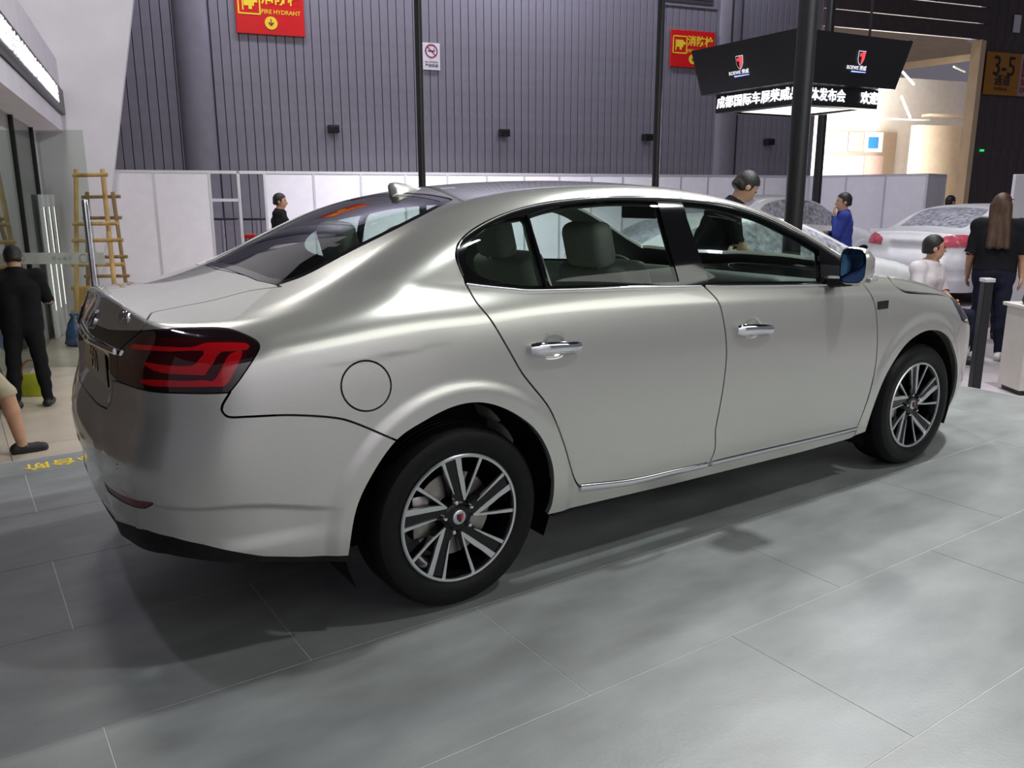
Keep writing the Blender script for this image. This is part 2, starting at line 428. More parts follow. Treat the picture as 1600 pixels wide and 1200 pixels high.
# ---------------------------------------------------------------- the silver saloon
S = Sedan()
def hits(pts):
    """photo pixels -> points on the car's right flank (y given positive)"""
    D = np.array([ray(a, b) for a, b in pts]); t = np.arange(1.6, 8.6, .02)
    P = CC+t[None, :, None]*D[:, None, :]
    v = S.f(*P.reshape(-1, 3).T).reshape(len(D), -1)
    neg = v < 0; k = np.where(neg.any(1), neg.argmax(1), v.argmin(1))
    hi = t[k]; lo = t[np.maximum(k-1, 0)]
    for _ in range(26):
        m = (lo+hi)/2; ins = S.f(*(CC+m[:, None]*D).T) < 0
        hi = np.where(ins, m, hi); lo = np.where(ins, lo, m)
    q = CC+hi[:, None]*D; q[:, 1] = np.abs(q[:, 1]); return q
XC, YC, RO = -.55, .40, .5
def chart(V):
    x, y = V[:, 0], np.abs(V[:, 1])
    phi = np.arctan2(np.maximum(XC-x, 0), np.maximum(y-YC, 1e-9))
    s = np.where(x >= XC, x, np.where(y > YC, XC-RO*phi, XC-RO*math.pi/2-(YC-y)))
    return np.stack([s, V[:, 2]], 1)
_c = hits([(866, 541), (1176, 512)])
S.cups = [(_c[0, 0], _c[0, 2]), (_c[1, 0], _c[1, 2])]
F = S.f
def cpx(pts, **k): return chart(hits(pts if not k else crom(pts, **k)))
class Piece:
    def __init__(s, V, T): s.V, s.T = V, T
    def cut(s, dfun, g=0.0):
        """returns inside piece (d<-g/2), outside piece (d>g/2); the joint between is left open"""
        d = dfun(s.V)
        if g == 0:
            a, b = split(F, s.V, s.T, d); return Piece(*a), Piece(*b)
        a, _ = split(F, s.V, s.T, d+g/2); _, b = split(F, s.V, s.T, d-g/2)
        return Piece(*a), Piece(*b)
def refine(pc):
    V, T = pc.V, pc.T; E = np.sort(np.concatenate([T[:, [0, 1]], T[:, [1, 2]], T[:, [2, 0]]]), 1)
    u, inv = np.unique(E[:, 0]*len(V)+E[:, 1], return_inverse=True); a, b = u//len(V), u % len(V)
    M_ = (V[a]+V[b])/2; y0 = (V[a, 1] < 1e-9) & (V[b, 1] < 1e-9); M_ = project(F, M_, 1, y0); n = len(V); k = len(T)
    ab, bc, ca = n+inv[:k], n+inv[k:2*k], n+inv[2*k:]
    T2 = np.concatenate([np.stack([T[:, 0], ab, ca], 1), np.stack([ab, T[:, 1], bc], 1), np.stack([ca, bc, T[:, 2]], 1), np.stack([ab, bc, ca], 1)])
    return Piece(np.concatenate([V, M_]), T2)
def d_side(poly, ymin=.5, zmax=None):
    def f(V):
        d = sdf_poly(chart(V), poly)
        d = np.maximum(d, ymin-V[:, 1])
        return d if zmax is None else np.maximum(d, V[:, 2]-zmax)
    return f
def d_top(poly, zmin=1.0, xr=None):
    def f(V):
        d = sdf_poly(V[:, :2], poly); d = np.maximum(d, zmin-V[:, 2])
        return d
    return f
car = empty('saloon_car', (0, 0, 0), 0, 'large champagne silver saloon car parked on the grey tiled display platform', 'car')
def emit(name, pc, mode, m, parent=car, off=0.0, flange=.012, keep_y0=True):
    """R = right flank (towards the photographer), L = left flank, full = both halves joined"""
    V, T = pc.V, pc.T
    if len(T) == 0: return None
    N = grad(F, V); N /= np.linalg.norm(N, axis=1)[:, None]
    if off: V = V+N*off
    if flange:
        E = np.concatenate([T[:, [0, 1]], T[:, [1, 2]], T[:, [2, 0]]])
        key = np.sort(E, 1); k = key[:, 0]*len(V)+key[:, 1]
        u, idx, c = np.unique(k, return_index=True, return_counts=True)
        B = E[idx[c == 1]]
        B = B[~((V[B[:, 0], 1] < 1e-6) & (V[B[:, 1], 1] < 1e-6))]
        n = len(V)
        ids = np.unique(B); mp = np.full(n, -1); mp[ids] = np.arange(len(ids))
        Vo = V[ids]; Vi = V[ids]-N[ids]*flange
        a, b = mp[B[:, 0]], mp[B[:, 1]]; q = len(ids)
        T = np.concatenate([T, np.stack([n+b, n+a, n+q+a], 1), np.stack([n+b, n+q+a, n+q+b], 1)])
        # rim normals point out of the panel edge
        ed = V[B[:, 1]]-V[B[:, 0]]; rn = np.cross(ed, N[B[:, 0]]); rn /= np.maximum(np.linalg.norm(rn, axis=1), 1e-9)[:, None]
        RN = np.zeros((q, 3)); np.add.at(RN, a, rn); np.add.at(RN, b, rn); RN /= np.maximum(np.linalg.norm(RN, axis=1), 1e-9)[:, None]
        V = np.concatenate([V, Vo, Vi]); N = np.concatenate([N, RN, RN])
    mir = np.array([1, -1, 1])
    if mode == 'R': V, N, T = V*mir, N*mir, T[:, ::-1]
    elif mode == 'full':
        n = len(V); mid = np.abs(V[:, 1]) < 1e-6
        mp = np.where(mid, np.arange(n), np.arange(n)+n)
        N[mid, 1] = 0
        V, N, T = np.concatenate([V, V*mir]), np.concatenate([N, N*mir]), np.concatenate([T, mp[T[:, ::-1]]])
        u, inv = np.unique(T, return_inverse=True); V, N, T = V[u], N[u], inv.reshape(-1, 3)
    return link(name, vt_mesh(name, V, T, N), m, parent)

# ---- outlines read from the photograph, laid onto the surface
GAP = .007
DLO = crom([(727, 442), (718, 422), (711.5, 404), (711, 392), (716, 378), (733.6, 360.4), (767, 341), (808.5, 325.5), (855, 315), (906.7, 308.8), (958, 306), (1036, 306.7), (1093, 311.5), (1133, 317), (1173, 328), (1213, 344), (1253, 365), (1280, 380), (1307, 397), (1330, 414), (1346, 431),
            (1350, 442), (1227, 445.3), (1098, 447), (997, 449), (932, 451), (855, 453.5), (820, 452.5), (777, 448)], 5, True, (0, 20, 21))
dlo = cpx(DLO)
pane_q = cpx(crom([(727, 398), (734, 379), (752, 361), (778, 346), (819, 337), (849, 446), (820, 446), (790, 442), (755, 433), (733, 416)], 5, True, (4, 5)))
pane_r = cpx(crom([(826, 335), (865, 323), (932, 314.5), (980, 313), (1027, 314), (1062, 440), (997, 443), (932, 445), (860, 446.5)], 5, True, (0, 4, 5, 8)))
pane_f = cpx(crom([(1065, 315), (1100, 318), (1133, 324), (1187, 340), (1240, 367), (1280, 390), (1284, 439), (1190, 439.5), (1108, 440)], 5, True, (0, 5, 6, 8)))
arch_r = cpx(crom([(544, 869), (556, 798), (580, 744), (619, 688), (664, 657), (706, 636), (742, 628.5), (775, 633), (808, 648), (835, 669), (853, 696), (863.5, 726), (866, 756), (863, 786), (855, 806)], 5))
arch_f = cpx(crom([(1352, 674), (1365, 634), (1382, 591), (1402, 556), (1421, 532.5), (1443, 518.4), (1460, 515.6), (1473, 519.5), (1484, 530), (1492, 550), (1496, 571.5), (1495, 597.5), (1490, 619), (1483, 634), (1475, 646)], 5))
arch_r = np.vstack([arch_r, [(arch_r[-1, 0]-.02, -.1), (arch_r[0, 0], -.1)]])
arch_f = np.vstack([arch_f, [(arch_f[-1, 0]-.02, -.1), (arch_f[0, 0]-.02, -.1)]])
seam_r = crom([(727, 442), (744, 471.6), (767, 500), (790, 538), (814, 580), (829, 600), (859, 639), (880, 690), (895, 741), (904, 759), (915, 766)], 5)
seam_m = crom([(1097, 445), (1110, 457), (1122.7, 472), (1129, 493), (1134, 525), (1135, 560), (1130, 605), (1123, 645), (1118, 672), (1117, 702), (1106.5, 728)], 5)
seam_f = crom([(1347, 442), (1362.7, 464), (1369, 490), (1371, 528), (1368, 571), (1358.5, 615), (1345.5, 652), (1339, 668), (1338, 672.5)], 5)
sr, sm, sf = cpx(seam_r), cpx(seam_m), cpx(seam_f)
strip_b = cpx([(915, 766), (986, 756.6), (1050, 742), (1106.5, 728)]); strip_b2 = cpx([(1106.5, 728), (1197.5, 706), (1270, 689), (1338, 672.5)])
up = lambda p: [(p[0], p[1]+.06)]
rear_door_poly = np.vstack([up(sr[0]), sr, strip_b, sm[::-1], up(sm[0])])
front_door_poly = np.vstack([up(sm[0]), sm, strip_b2, sf[::-1], up(sf[0])])
sill_b = cpx([(855, 804), (1048, 757), (1252.7, 706), (1327.5, 685), (1352, 674)])
bump_b = cpx([(205, 817), (230, 828), (270, 839), (320, 851), (371, 862.5), (412.5, 869), (470, 870), (544, 868)])
LAMP = crom([(190, 542), (221, 517), (255, 514.7), (300, 512.5), (343.5, 512.5), (367.5, 517), (390, 526), (402, 533.5), (405.7, 540), (403.5, 548.5), (390, 571), (373.5, 595), (358.5, 613.7), (330, 615), (285, 614.5), (247.5, 613), (217.5, 607.7), (182, 596), (183, 552)], 5, True, (0, 1, 12, 17, 18))
lamp = cpx(LAMP)
bump_seam = cpx(crom([(619, 688), (556, 661.5), (520, 652.5), (454, 648.7), (391.7, 651), (360, 652), (349, 646), (346.7, 635), (360, 612)], 5))
fuel = cpx([(572+39*math.cos(a), 603+39.5*math.sin(a)) for a in np.linspace(0, 2*math.pi, 48, endpoint=False)])
_t = hits(crom([(440, 448), (392, 454), (333, 469), (283, 479), (250, 485.5), (240, 488), (236, 490), (230, 499), (220.5, 516), (203, 531), (189, 544), (184, 552), (182, 596)], 4))
trunk_edge = np.stack([_t[:, 1], _t[:, 0]+_t[:, 2]], 1)            # chart (|y|, x+z)
_hs = hits(crom([(1386, 431), (1396.7, 445), (1413, 455), (1433, 457.5), (1460, 459.5), (1482, 463)], 5))[:, :2]
_bl = hits(crom([(434, 445.5), (479, 429), (547.5, 393), (630, 352), (690, 321), (706, 313)], 5))[:, :2]
print('backlight edge', _bl[0], _bl[-1], 'hood', _hs[0], _hs[-1], 'trunk', trunk_edge[0], trunk_edge[-1], 'lamp z', lamp[:, 1].min(), lamp[:, 1].max())

# ---- cut the shell
body = Piece(*surface_nets(F, S.box, .0125))
c0 = XC-RO*math.pi/2-YC
def zcut(V):
    c = chart(V)
    xs = np.concatenate([[c0, c0+.25, c0+.45], bump_b[1:, 0], [sill_b[0, 0]-.3], sill_b[:, 0], [3.1, 3.5, 4.0]])
    zs = np.concatenate([[.335, .35, .40], bump_b[1:, 1], [sill_b[0, 1]], sill_b[:, 1], [.21, .2, .2]])
    k = np.argsort(xs); return np.interp(c[:, 0], xs[k], zs[k])-V[:, 2]
_db = chart(hits([(205, 830), (262, 867), (300, 874), (420, 878), (543, 879)]))
def zdif(V):
    return np.interp(chart(V)[:, 0], np.concatenate([[c0, c0+.3, c0+.5], _db[1:, 0]]), np.concatenate([[.30, .315, .35], _db[1:, 1]]))-V[:, 2]
body = body.cut(lambda V: .165-V[:, 2])[0]
under, body = body.cut(lambda V: -zcut(V))
_, body = body.cut(d_side(arch_r, .45)); _, body = body.cut(d_side(arch_f, .45))
_, under = under.cut(d_side(arch_r, .45)); _, under = under.cut(d_side(arch_f, .45))
diffuser, _ = under.cut(lambda V: np.maximum(V[:, 0]+.40, zdif(V)))
shell = body
# glass house
G, body = body.cut(d_side(dlo, .5))
gq, G = G.cut(d_side(pane_q)); gr, G = G.cut(d_side(pane_r)); gf, G = G.cut(d_side(pane_f))
xb = -.500
backlight_poly = np.vstack([[(xb-.012, -.05), (xb-.010, .2), (xb-.004, .4)], _bl, [(_bl[-1, 0]+.012, .45), (_bl[-1, 0]+.028, .25), (_bl[-1, 0]+.034, -.05)]])
bl, body = body.cut(d_top(backlight_poly, 1.05), .006)
bl_in, bl_rim = bl.cut(lambda V: sdf_poly(V[:, :2], backlight_poly)+.035)
ws_poly = np.vstack([[(1.475, -.05), (1.45, .3), (1.38, .56)], [(1.60, .62), (1.9, .685), (2.20, .735), (2.34, .745)], [(2.52, .55), (2.61, .3), (2.645, -.05)]])
wsp, body = body.cut(d_top(ws_poly, 1.0), .006)
roof_poly = np.vstack([[(_bl[-1, 0]+.04, -.05), (_bl[-1, 0]+.034, .25), (_bl[-1, 0]+.018, .45), (_bl[-1, 0]+.004, _bl[-1, 1]-.01)], [(.5, .565), (.8, .575), (1.1, .573), (1.37, .56)], [(1.445, .3), (1.47, -.05)]])
roof, body = body.cut(d_top(roof_poly, 1.3), .005)
# trunk, hood
tb = trunk_edge
trunk_poly = np.vstack([[(-.05, xb-.004+1.13+.006)], [(tb[0, 0]-.02, tb[0, 1])], tb, [(tb[-1, 0]-.05, tb[-1, 1]-.01), (tb[-1, 0]-.08, -.215), (tb[-1, 0]-.12, -.25), (.2, -.268), (-.05, -.272)]])
def d_trunk(V):
    d = sdf_poly(np.stack([V[:, 1], V[:, 0]+V[:, 2]], 1), trunk_poly)
    return np.maximum(d, V[:, 0]+.40)
trunk, body = body.cut(d_trunk, GAP)
hood_poly = np.vstack([[(2.70, -.05), (2.67, .3), (2.58, .56), (2.47, .70)], _hs+[(0, 0)], [(3.62, .52), (3.70, .3), (3.73, -.05)]])
hood, body = body.cut(d_top(hood_poly, .55), GAP)
# flanks
rdoor, body = body.cut(d_side(rear_door_poly, .6), GAP)
fdoor, body = body.cut(d_side(front_door_poly, .6), GAP)
lamp_pc, body = body.cut(d_side(lamp, .3), .004)
bumper_poly = np.vstack([bump_seam, [(lamp[:, 0].max()-.12, bump_seam[-1, 1]+.02), (lamp[60, 0], .93), (c0-.1, .90), (c0-.1, -.1), (-.2, -.1), (-.2, bump_seam[0, 1]-.02)]])
bumper, body = body.cut(lambda V: np.maximum(sdf_poly(chart(V), bumper_poly), V[:, 0]+.15), GAP)
fs = cpx(crom([(1503, 501), (1499, 513), (1494, 529), (1484, 540)], 5))
fs = fs[np.argsort(-fs[:, 1])]
def d_fb(V):
    xs = np.interp(V[:, 2], fs[::-1, 1], fs[::-1, 0]); return np.maximum(xs-V[:, 0], .3-V[:, 0])
fbump, body = body.cut(d_fb, GAP)
hl_poly = np.vstack([cpx([(1485, 465.5), (1491, 476), (1497, 488), (1503, 501)]), [(3.9, .60), (3.9, .74)]])
hl_a, fbump = fbump.cut(lambda V: np.maximum(sdf_poly(V[:, [0, 2]], hl_poly), .34-V[:, 1]), .004)
hl_b, body = body.cut(lambda V: np.maximum(sdf_poly(V[:, [0, 2]], hl_poly), .34-V[:, 1]), .004)
fender, body = body.cut(lambda V: np.maximum(np.interp(V[:, 2], sf[::-1, 1], sf[::-1, 0])-V[:, 0], V[:, 2]-1.05), GAP)
fdoorcap, body_r = body.cut(d_side(fuel, .6), .006)
# sub-cuts of the lamp, the boot lid and the bumper
lam_red = [crom([(206, 541), (212, 538), (262, 542), (300, 543), (318, 537), (338, 535.5), (385, 536.5), (386, 546), (352, 549), (341, 553), (322, 583), (312, 586), (255, 583), (232, 574), (226, 566), (262, 571), (300, 571.5), (311, 562), (318, 548), (262, 549), (207, 545)], 2, True),
           crom([(220, 594), (238, 593), (285, 595), (318, 594), (335, 594), (350, 568), (359, 554), (379, 549), (366, 580), (352, 602), (330, 604), (280, 604.5), (240, 603), (224, 599)], 3, True)]
red_pcs = []
lampb = refine(refine(lamp_pc)); trunk = refine(trunk)
for q in lam_red:
    a, lampb = lampb.cut(d_side(cpx(q), .3)); red_pcs.append(a)
deep = crom([(196, 545), (205, 527), (260, 527), (330, 531), (388, 534), (384, 560), (362, 592), (352, 605), (300, 608), (240, 606), (205, 600), (186, 593), (187, 553)], 3, True)
lamp_deep, lamp_blk = lampb.cut(d_side(cpx(deep), .3))
st = hits(crom([(136.5, 526), (146, 532.5), (157, 537.5), (171, 544), (184.5, 549)], 4))
z_strip = float(np.median(st[:, 2]))
_gt = hits(crom([(141, 503), (150, 507.5), (160, 512.5), (175, 516), (200, 516.5), (219, 516.5)], 3))
def d_garn(V):
    o = np.argsort(_gt[:, 1]); zt = np.interp(V[:, 1], _gt[o, 1], _gt[o, 2]); zl = np.interp(V[:, 1], st[np.argsort(st[:, 1]), 1], st[np.argsort(st[:, 1]), 2])
    return np.maximum(np.maximum(V[:, 2]-zt, zl-V[:, 2]), V[:, 0]+.8)
garnish, trunk = trunk.cut(d_garn, .002)
def d_inlamp(V):
    zl = np.interp(V[:, 1], st[np.argsort(st[:, 1]), 1], st[np.argsort(st[:, 1]), 2])
    zb = np.interp(V[:, 1], [.2, .32, .46, .60], [z_lb+.03, z_lb+.022, z_lb, z_lb-.005])
    return np.maximum(np.maximum(np.maximum(V[:, 2]-zl, zb-V[:, 2]), .30-V[:, 1]), V[:, 0]+.8)
z_lb = float(hits([(182, 595)])[0, 2])
inlamp, trunk = trunk.cut(d_inlamp, .003)
refl = cpx(crom([(163, 753), (168, 759), (180, 768), (195, 775.5), (215, 782), (239, 786), (232, 792), (224, 794.5), (210, 792), (192, 784.5), (176, 774), (167, 765)], 3, True))
bumper = refine(bumper)
refl_pc, bumper = bumper.cut(d_side(refl, .2), .003)
_vl = chart(hits([(148, 765), (170, 789), (190, 807), (212, 820)])); s_v = _vl[-1, 0]
valance, bumper = bumper.cut(lambda V: np.maximum(V[:, 2]-np.interp(chart(V)[:, 0], np.concatenate([[c0], _vl[:, 0]]), np.concatenate([[_vl[0, 1]], _vl[:, 1]])), chart(V)[:, 0]-s_v), .004)

# ---- panels as objects
roof_o = emit('roof', roof, 'full', 'paint'); hood_o = emit('bonnet', hood, 'full', 'paint')
trunk_o = emit('boot_lid', trunk, 'full', 'paint'); bump_o = emit('rear_bumper', bumper, 'full', 'paint')
emit('diffuser', diffuser, 'full', 'black_plastic', bump_o, off=-.004)
emit('valance', valance, 'full', 'paint', bump_o, off=-.006)
emit('reflector', refl_pc, 'R', 'reflector', bump_o, off=-.003); emit('reflector', refl_pc, 'L', 'reflector', bump_o, off=-.003)
fb_o = emit('front_bumper', fbump, 'full', 'paint')
emit('windscreen', wsp, 'full', 'glass', off=-.003, flange=0)
rw = emit('rear_window', bl_in, 'full', 'dark_glass', off=-.003, flange=0)
emit('window_seal', bl_rim, 'full', 'black_gloss', rw, off=-.002, flange=.006)
SIDE = {}
for sd in 'RL':
    SIDE[sd, 'side'] = emit('body_side', body_r if sd == 'R' else body, sd, 'paint', flange=.02)
    emit('window_surround', G, sd, 'black_gloss', off=-.002)
    emit('quarter_window', gq, sd, 'dark_glass', off=-.006, flange=0)
    SIDE[sd, 'r'] = emit('rear_door', rdoor, sd, 'paint'); SIDE[sd, 'f'] = emit('front_door', fdoor, sd, 'paint')
    emit('door_window', gr, sd, 'glass', SIDE[sd, 'r'], off=-.006, flange=0)
    emit('door_window', gf, sd, 'glass', SIDE[sd, 'f'], off=-.006, flange=0)
    emit('front_wing', fender, sd, 'paint')
    if sd == 'R': emit('fuel_flap', fdoorcap, sd, 'paint')
    lo = emit('tail_lamp', lamp_blk, sd, 'lamp_black', off=-.001)
    emit('dark_lens', lamp_deep, sd, 'lamp_deep', lo, off=-.001, flange=0)
    for q in red_pcs: emit('red_lens', q, sd, 'lamp_red', lo, off=.0015, flange=.003)
    emit('boot_lamp', inlamp, sd, 'lamp_deep', trunk_o, off=-.002)
    for q in (hl_a, hl_b): emit('headlamp', q, sd, 'black_gloss', off=-.002)
emit('garnish', garnish, 'full', 'black_gloss', trunk_o, off=-.002)
# cabin lining
lin = shell
for pc_d in (d_side(pane_q), d_side(pane_r), d_side(pane_f), d_top(ws_poly, 1.0), d_top(backlight_poly, 1.05)): _, lin = lin.cut(pc_d)
lin, _ = lin.cut(lambda V: np.maximum(np.maximum(.40-V[:, 2], -.62-V[:, 0]), V[:, 0]-2.74))
emit('cabin_lining', lin, 'full', 'lining', off=-.03, flange=0)

# ---- trim on the flanks
def flank(pts_px, sd, off):
    h = hits(pts_px); N = grad(F, h); N /= np.linalg.norm(N, axis=1)[:, None]; h = h+N*off
    if sd == 'R': h = h*[1, -1, 1]
    return [Vector(q) for q in h]
for sd in 'RL':
    k = len(DLO); i21 = 21*5
    bot = crom([(728, 444), (760, 448), (800, 452), (834, 454.3), (932, 451.8), (1000, 449.5), (1095, 447.5)], 6)
    MB().tube(flank(bot, sd, .003), .0062, 8, flat=.6).build('belt_trim', 'chrome', SIDE[sd, 'r'], True, 60)
    bot = crom([(1101, 447.3), (1160, 446.3), (1227, 445.8), (1300, 444.5), (1343, 443.5)], 6)
    MB().tube(flank(bot, sd, .003), .006, 8, flat=.6).build('belt_trim', 'chrome', SIDE[sd, 'f'], True, 60)
    top = crom([(724, 430), (716, 408), (715, 393), (721, 377), (737, 362), (769, 343.5), (809, 328), (855, 317.8), (906.7, 311.5), (958, 308.6), (1036, 309.3), (1093, 314), (1133, 319.5), (1173, 330.5), (1213, 346.5), (1253, 367.5), (1280, 382.5), (1310, 402)], 4)
    MB().tube(flank(top, sd, .001), .0030, 8).build('window_trim', 'chrome', car, True, 60)
    for key, a, b in (('r', [(906, 761.5), (986, 752), (1050, 737.5), (1104, 725.5)], 0), ('f', [(1111, 723.5), (1197.5, 703), (1270, 686), (1337, 669.5)], 1)):
        fl_ = flank(crom(a, 6), sd, .002); MB().tube(fl_, [(.017-.004*i/len(fl_) if b == 0 else .0125-.003*i/len(fl_)) for i in range(len(fl_))], 10, flat=.5).build('sill_trim', 'chrome', SIDE[sd, key], True, 60)
    # quarter divider bar
    MB().tube(flank([(822, 337), (836, 388), (852, 448)], sd, .002), .010, 8, flat=.4).build('divider_bar', 'black_gloss', SIDE[sd, 'r'], True, 60)
    # door handles
    for key, (p0, p1) in (('r', ((826.5, 545), (904, 541))), ('f', ((1149, 515), (1204, 514)))):
        a, b = hits([p0, p1]); n = grad(F, np.array([(a+b)/2]))[0]; n /= np.linalg.norm(n)
        a, b = [np.array([q[0], q[1], q[2]]) for q in (a, b)]
        pts = []; rad = []
        for t in np.linspace(0, 1, 13):
            lift = .010+.020*math.sin(math.pi*min(1, max(0, t)))**.6
            q = a*(1-t)+b*t; q = np.array([q[0], max(a[1], b[1])+lift*n[1]+.002, q[2]+.004*math.sin(math.pi*t)])
            pts.append(q*([1, -1, 1] if sd == 'R' else [1, 1, 1])); rad.append(.024-.004*t if .01 < t < .99 else .018)
        h = MB().tube(pts, rad, 12, flat=.42).build('door_handle', 'chrome', SIDE[sd, key], True, 50)
# chrome strip and badges on the boot lid
sp = [Vector((q[0]-.010, -q[1], q[2])) for q in st if q[1] > .02]; sp = [p for p in sp]
sp.sort(key=lambda p: p.y)
full = sp+[Vector((sp[-1].x-.002, 0, sp[-1].z))]+[Vector((p.x, -p.y, p.z)) for p in reversed(sp)]
MB().tube(full, .011, 8, flat=.5).build('chrome_strip', 'chrome', trunk_o, True, 60)
def on_rear(y, z, off):
    xs = np.linspace(-1.25, -.5, 1500); v = F(xs, np.full(1500, y), np.full(1500, z)); k = int(np.argmax(v < 0)); p = np.array([xs[k], y, z])
    n = grad(F, np.array([[p[0], abs(y), z]]))[0]; n /= np.linalg.norm(n); n[1] *= 1 if y >= 0 else -1
    return p+n*off, n
def place_rear(me, name, y, z, m, parent, off=.001):
    p, n = on_rear(y, z, off); n = Vector(n); upv = Vector((0, 0, 1)); rt = upv.cross(n).normalized(); u2 = n.cross(rt)
    me.transform(Matrix(((rt.x, u2.x, n.x, p[0]), (rt.y, u2.y, n.y, p[1]), (rt.z, u2.z, n.z, p[2]), (0, 0, 0, 1))))
    return link(name, me, m, parent)
bd = hits([(194, 495)])[0]
place_rear(text_mesh('badge', 'e950', .052, .003, bold=.002), 'model_badge', -bd[1], bd[2], 'chrome', trunk_o)
pl = MB().box((0, 0, 0), (.46, .15, .006), bevel=.002).mesh('board'); pz = .865
po = place_rear(pl, 'number_board', 0, pz, 'plate_blue', trunk_o, .012)
place_rear(text_mesh('board_text', '950', .11, .002), 'board_lettering', 0, pz, 'badge_black', po, .016)
bc = MB().lathe([(.001, 0), (.03, .004), (.036, .0), (.036, -.01)], 24).mesh('emblem', True); place_rear(bc, 'emblem', 0, 1.01, 'chrome', trunk_o, .006)
for (px_, py_) in ((182, 728),):
    q = hits([(px_, py_)])[0]
    for sg in (-1, 1):
        me = MB().lathe([(.0005, .002), (.009, .002), (.010, 0), (.0125, .0), (.0125, -.004)], 20).mesh('sensor', True)
        place_rear(me, 'parking_sensor', sg*q[1], q[2], 'paint', bump_o, .001)
# wing badge
for sg, sd in ((-1, 'R'), (1, 'L')):
    q = hits([(1379, 476.5)])[0]
    MB().box((q[0], sg*(q[1]+.003), q[2]), (.085, .008, .042), bevel=.003).build('side_badge', 'badge_black', car)
# aerial fin
fin = MB(); rings = []
for (dx, w_, h_) in ((-.006, .012, .046), (.004, .021, .056), (.03, .024, .053), (.06, .024, .043), (.10, .022, .027), (.135, .016, .012), (.165, .004, .001)):
    zb = float(S.P(np.array([.20+dx])))-.004
    rings.append([fin.bm.verts.new((.20+dx+(.012*(1-zz/max(h_, .001)) if dx < 0 else 0), yy, zb+zz)) for yy, zz in ((-w_, 0), (-w_*.8, h_*.2), (-w_*.45, h_*.6), (-w_*.2, h_*.92), (0, h_), (w_*.2, h_*.92), (w_*.45, h_*.6), (w_*.8, h_*.2), (w_, 0))])
for A, B in zip(rings, rings[1:]):
    for k in range(8): fin.bm.faces.new((A[k], A[k+1], B[k+1], B[k]))
fin.bm.faces.new(rings[0]); fin.bm.faces.new(rings[-1][::-1])
fin.build('shark_fin_aerial', 'paint', car, True, 70)
# door mirrors
for sg in (-1, 1):
    mo = MB()
    rings = []
    for (dx, sy, sz, oy, oz) in ((0, .062, .078, 0, 0), (.010, .067, .084, 0, 0), (.04, .070, .082, 0, 0), (.085, .064, .066, -.004, -.004), (.12, .040, .038, -.01, -.008)):
        ring = []
        for k in range(28):
            a = 2*math.pi*k/28; e = .55
            cx, sx_ = math.cos(a), math.sin(a)
            ring.append(mo.bm.verts.new((dx, (abs(cx)**e*math.copysign(1, cx))*sy+oy, (abs(sx_)**e*math.copysign(1, sx_))*sz*(1-.10*cx)+oz)))
        rings.append(ring)
    for A, B in zip(rings, rings[1:]):
        for k in range(28): mo.bm.faces.new((A[k], A[(k+1) % 28], B[(k+1) % 28], B[k]))
    mo.bm.faces.new(rings[-1]); 
    m_o = mo.build('door_mirror', 'paint', car, True, 50); m_o.location = (2.0, sg*1.005, 1.122); m_o.rotation_euler = (0, 0, sg*-.10)
    if sg < 0: m_o.scale = (1, -1, 1)
    g_ = MB(); ring = []
    for k in range(28):
        a = 2*math.pi*k/28; e = .55; cx, sx_ = math.cos(a), math.sin(a)
        ring.append(g_.bm.verts.new((.004, (abs(cx)**e*math.copysign(1, cx))*.059, (abs(sx_)**e*math.copysign(1, sx_))*.075*(1-.10*cx))))
    cv = g_.bm.verts.new((.000, 0, 0))
    for k in range(28): g_.bm.faces.new((cv, ring[k], ring[(k+1) % 28]))
    g_.build('mirror_glass', 'mirror_glass', m_o, True, 80)
    MB().box((.055, .03, -.062), (.07, .10, .022), bevel=.008).build('turn_signal', 'lamp_clear', m_o, True)
    MB().tube([(.05, -.03, -.075), (.05, -.145, -.085)], [.022, .03], 10, flat=1.2).build('mirror_stalk', 'black_plastic', m_o, True)
# ---- underbody, arches
MB().box2((-.30, -.62, .20), (3.45, .62, .32)).box2((.46, -.82, .21), (2.30, .82, .30)).box2((-.92, -.6, .40), (-.3, .6, .5)).build('underbody', 'black_plastic', car)
for wx in (0, S.WB):
    for sg in (-1, 1):
        m_ = MB(); n = 20; A = []; B = []
        for k in range(n+1):
            a = math.radians(-25)+math.radians(230)*k/n
            r_ = .425
            p = (wx+r_*math.cos(a), .335+r_*math.sin(a)*.97)
            A.append(m_.bm.verts.new((p[0], sg*.86, p[1]))); B.append(m_.bm.verts.new((p[0], sg*.50, p[1])))
        for k in range(n): m_.bm.faces.new((A[k], A[k+1], B[k+1], B[k]))
        m_.bm.faces.new(B)
        m_.build('wheel_arch_liner', 'black_plastic', car)
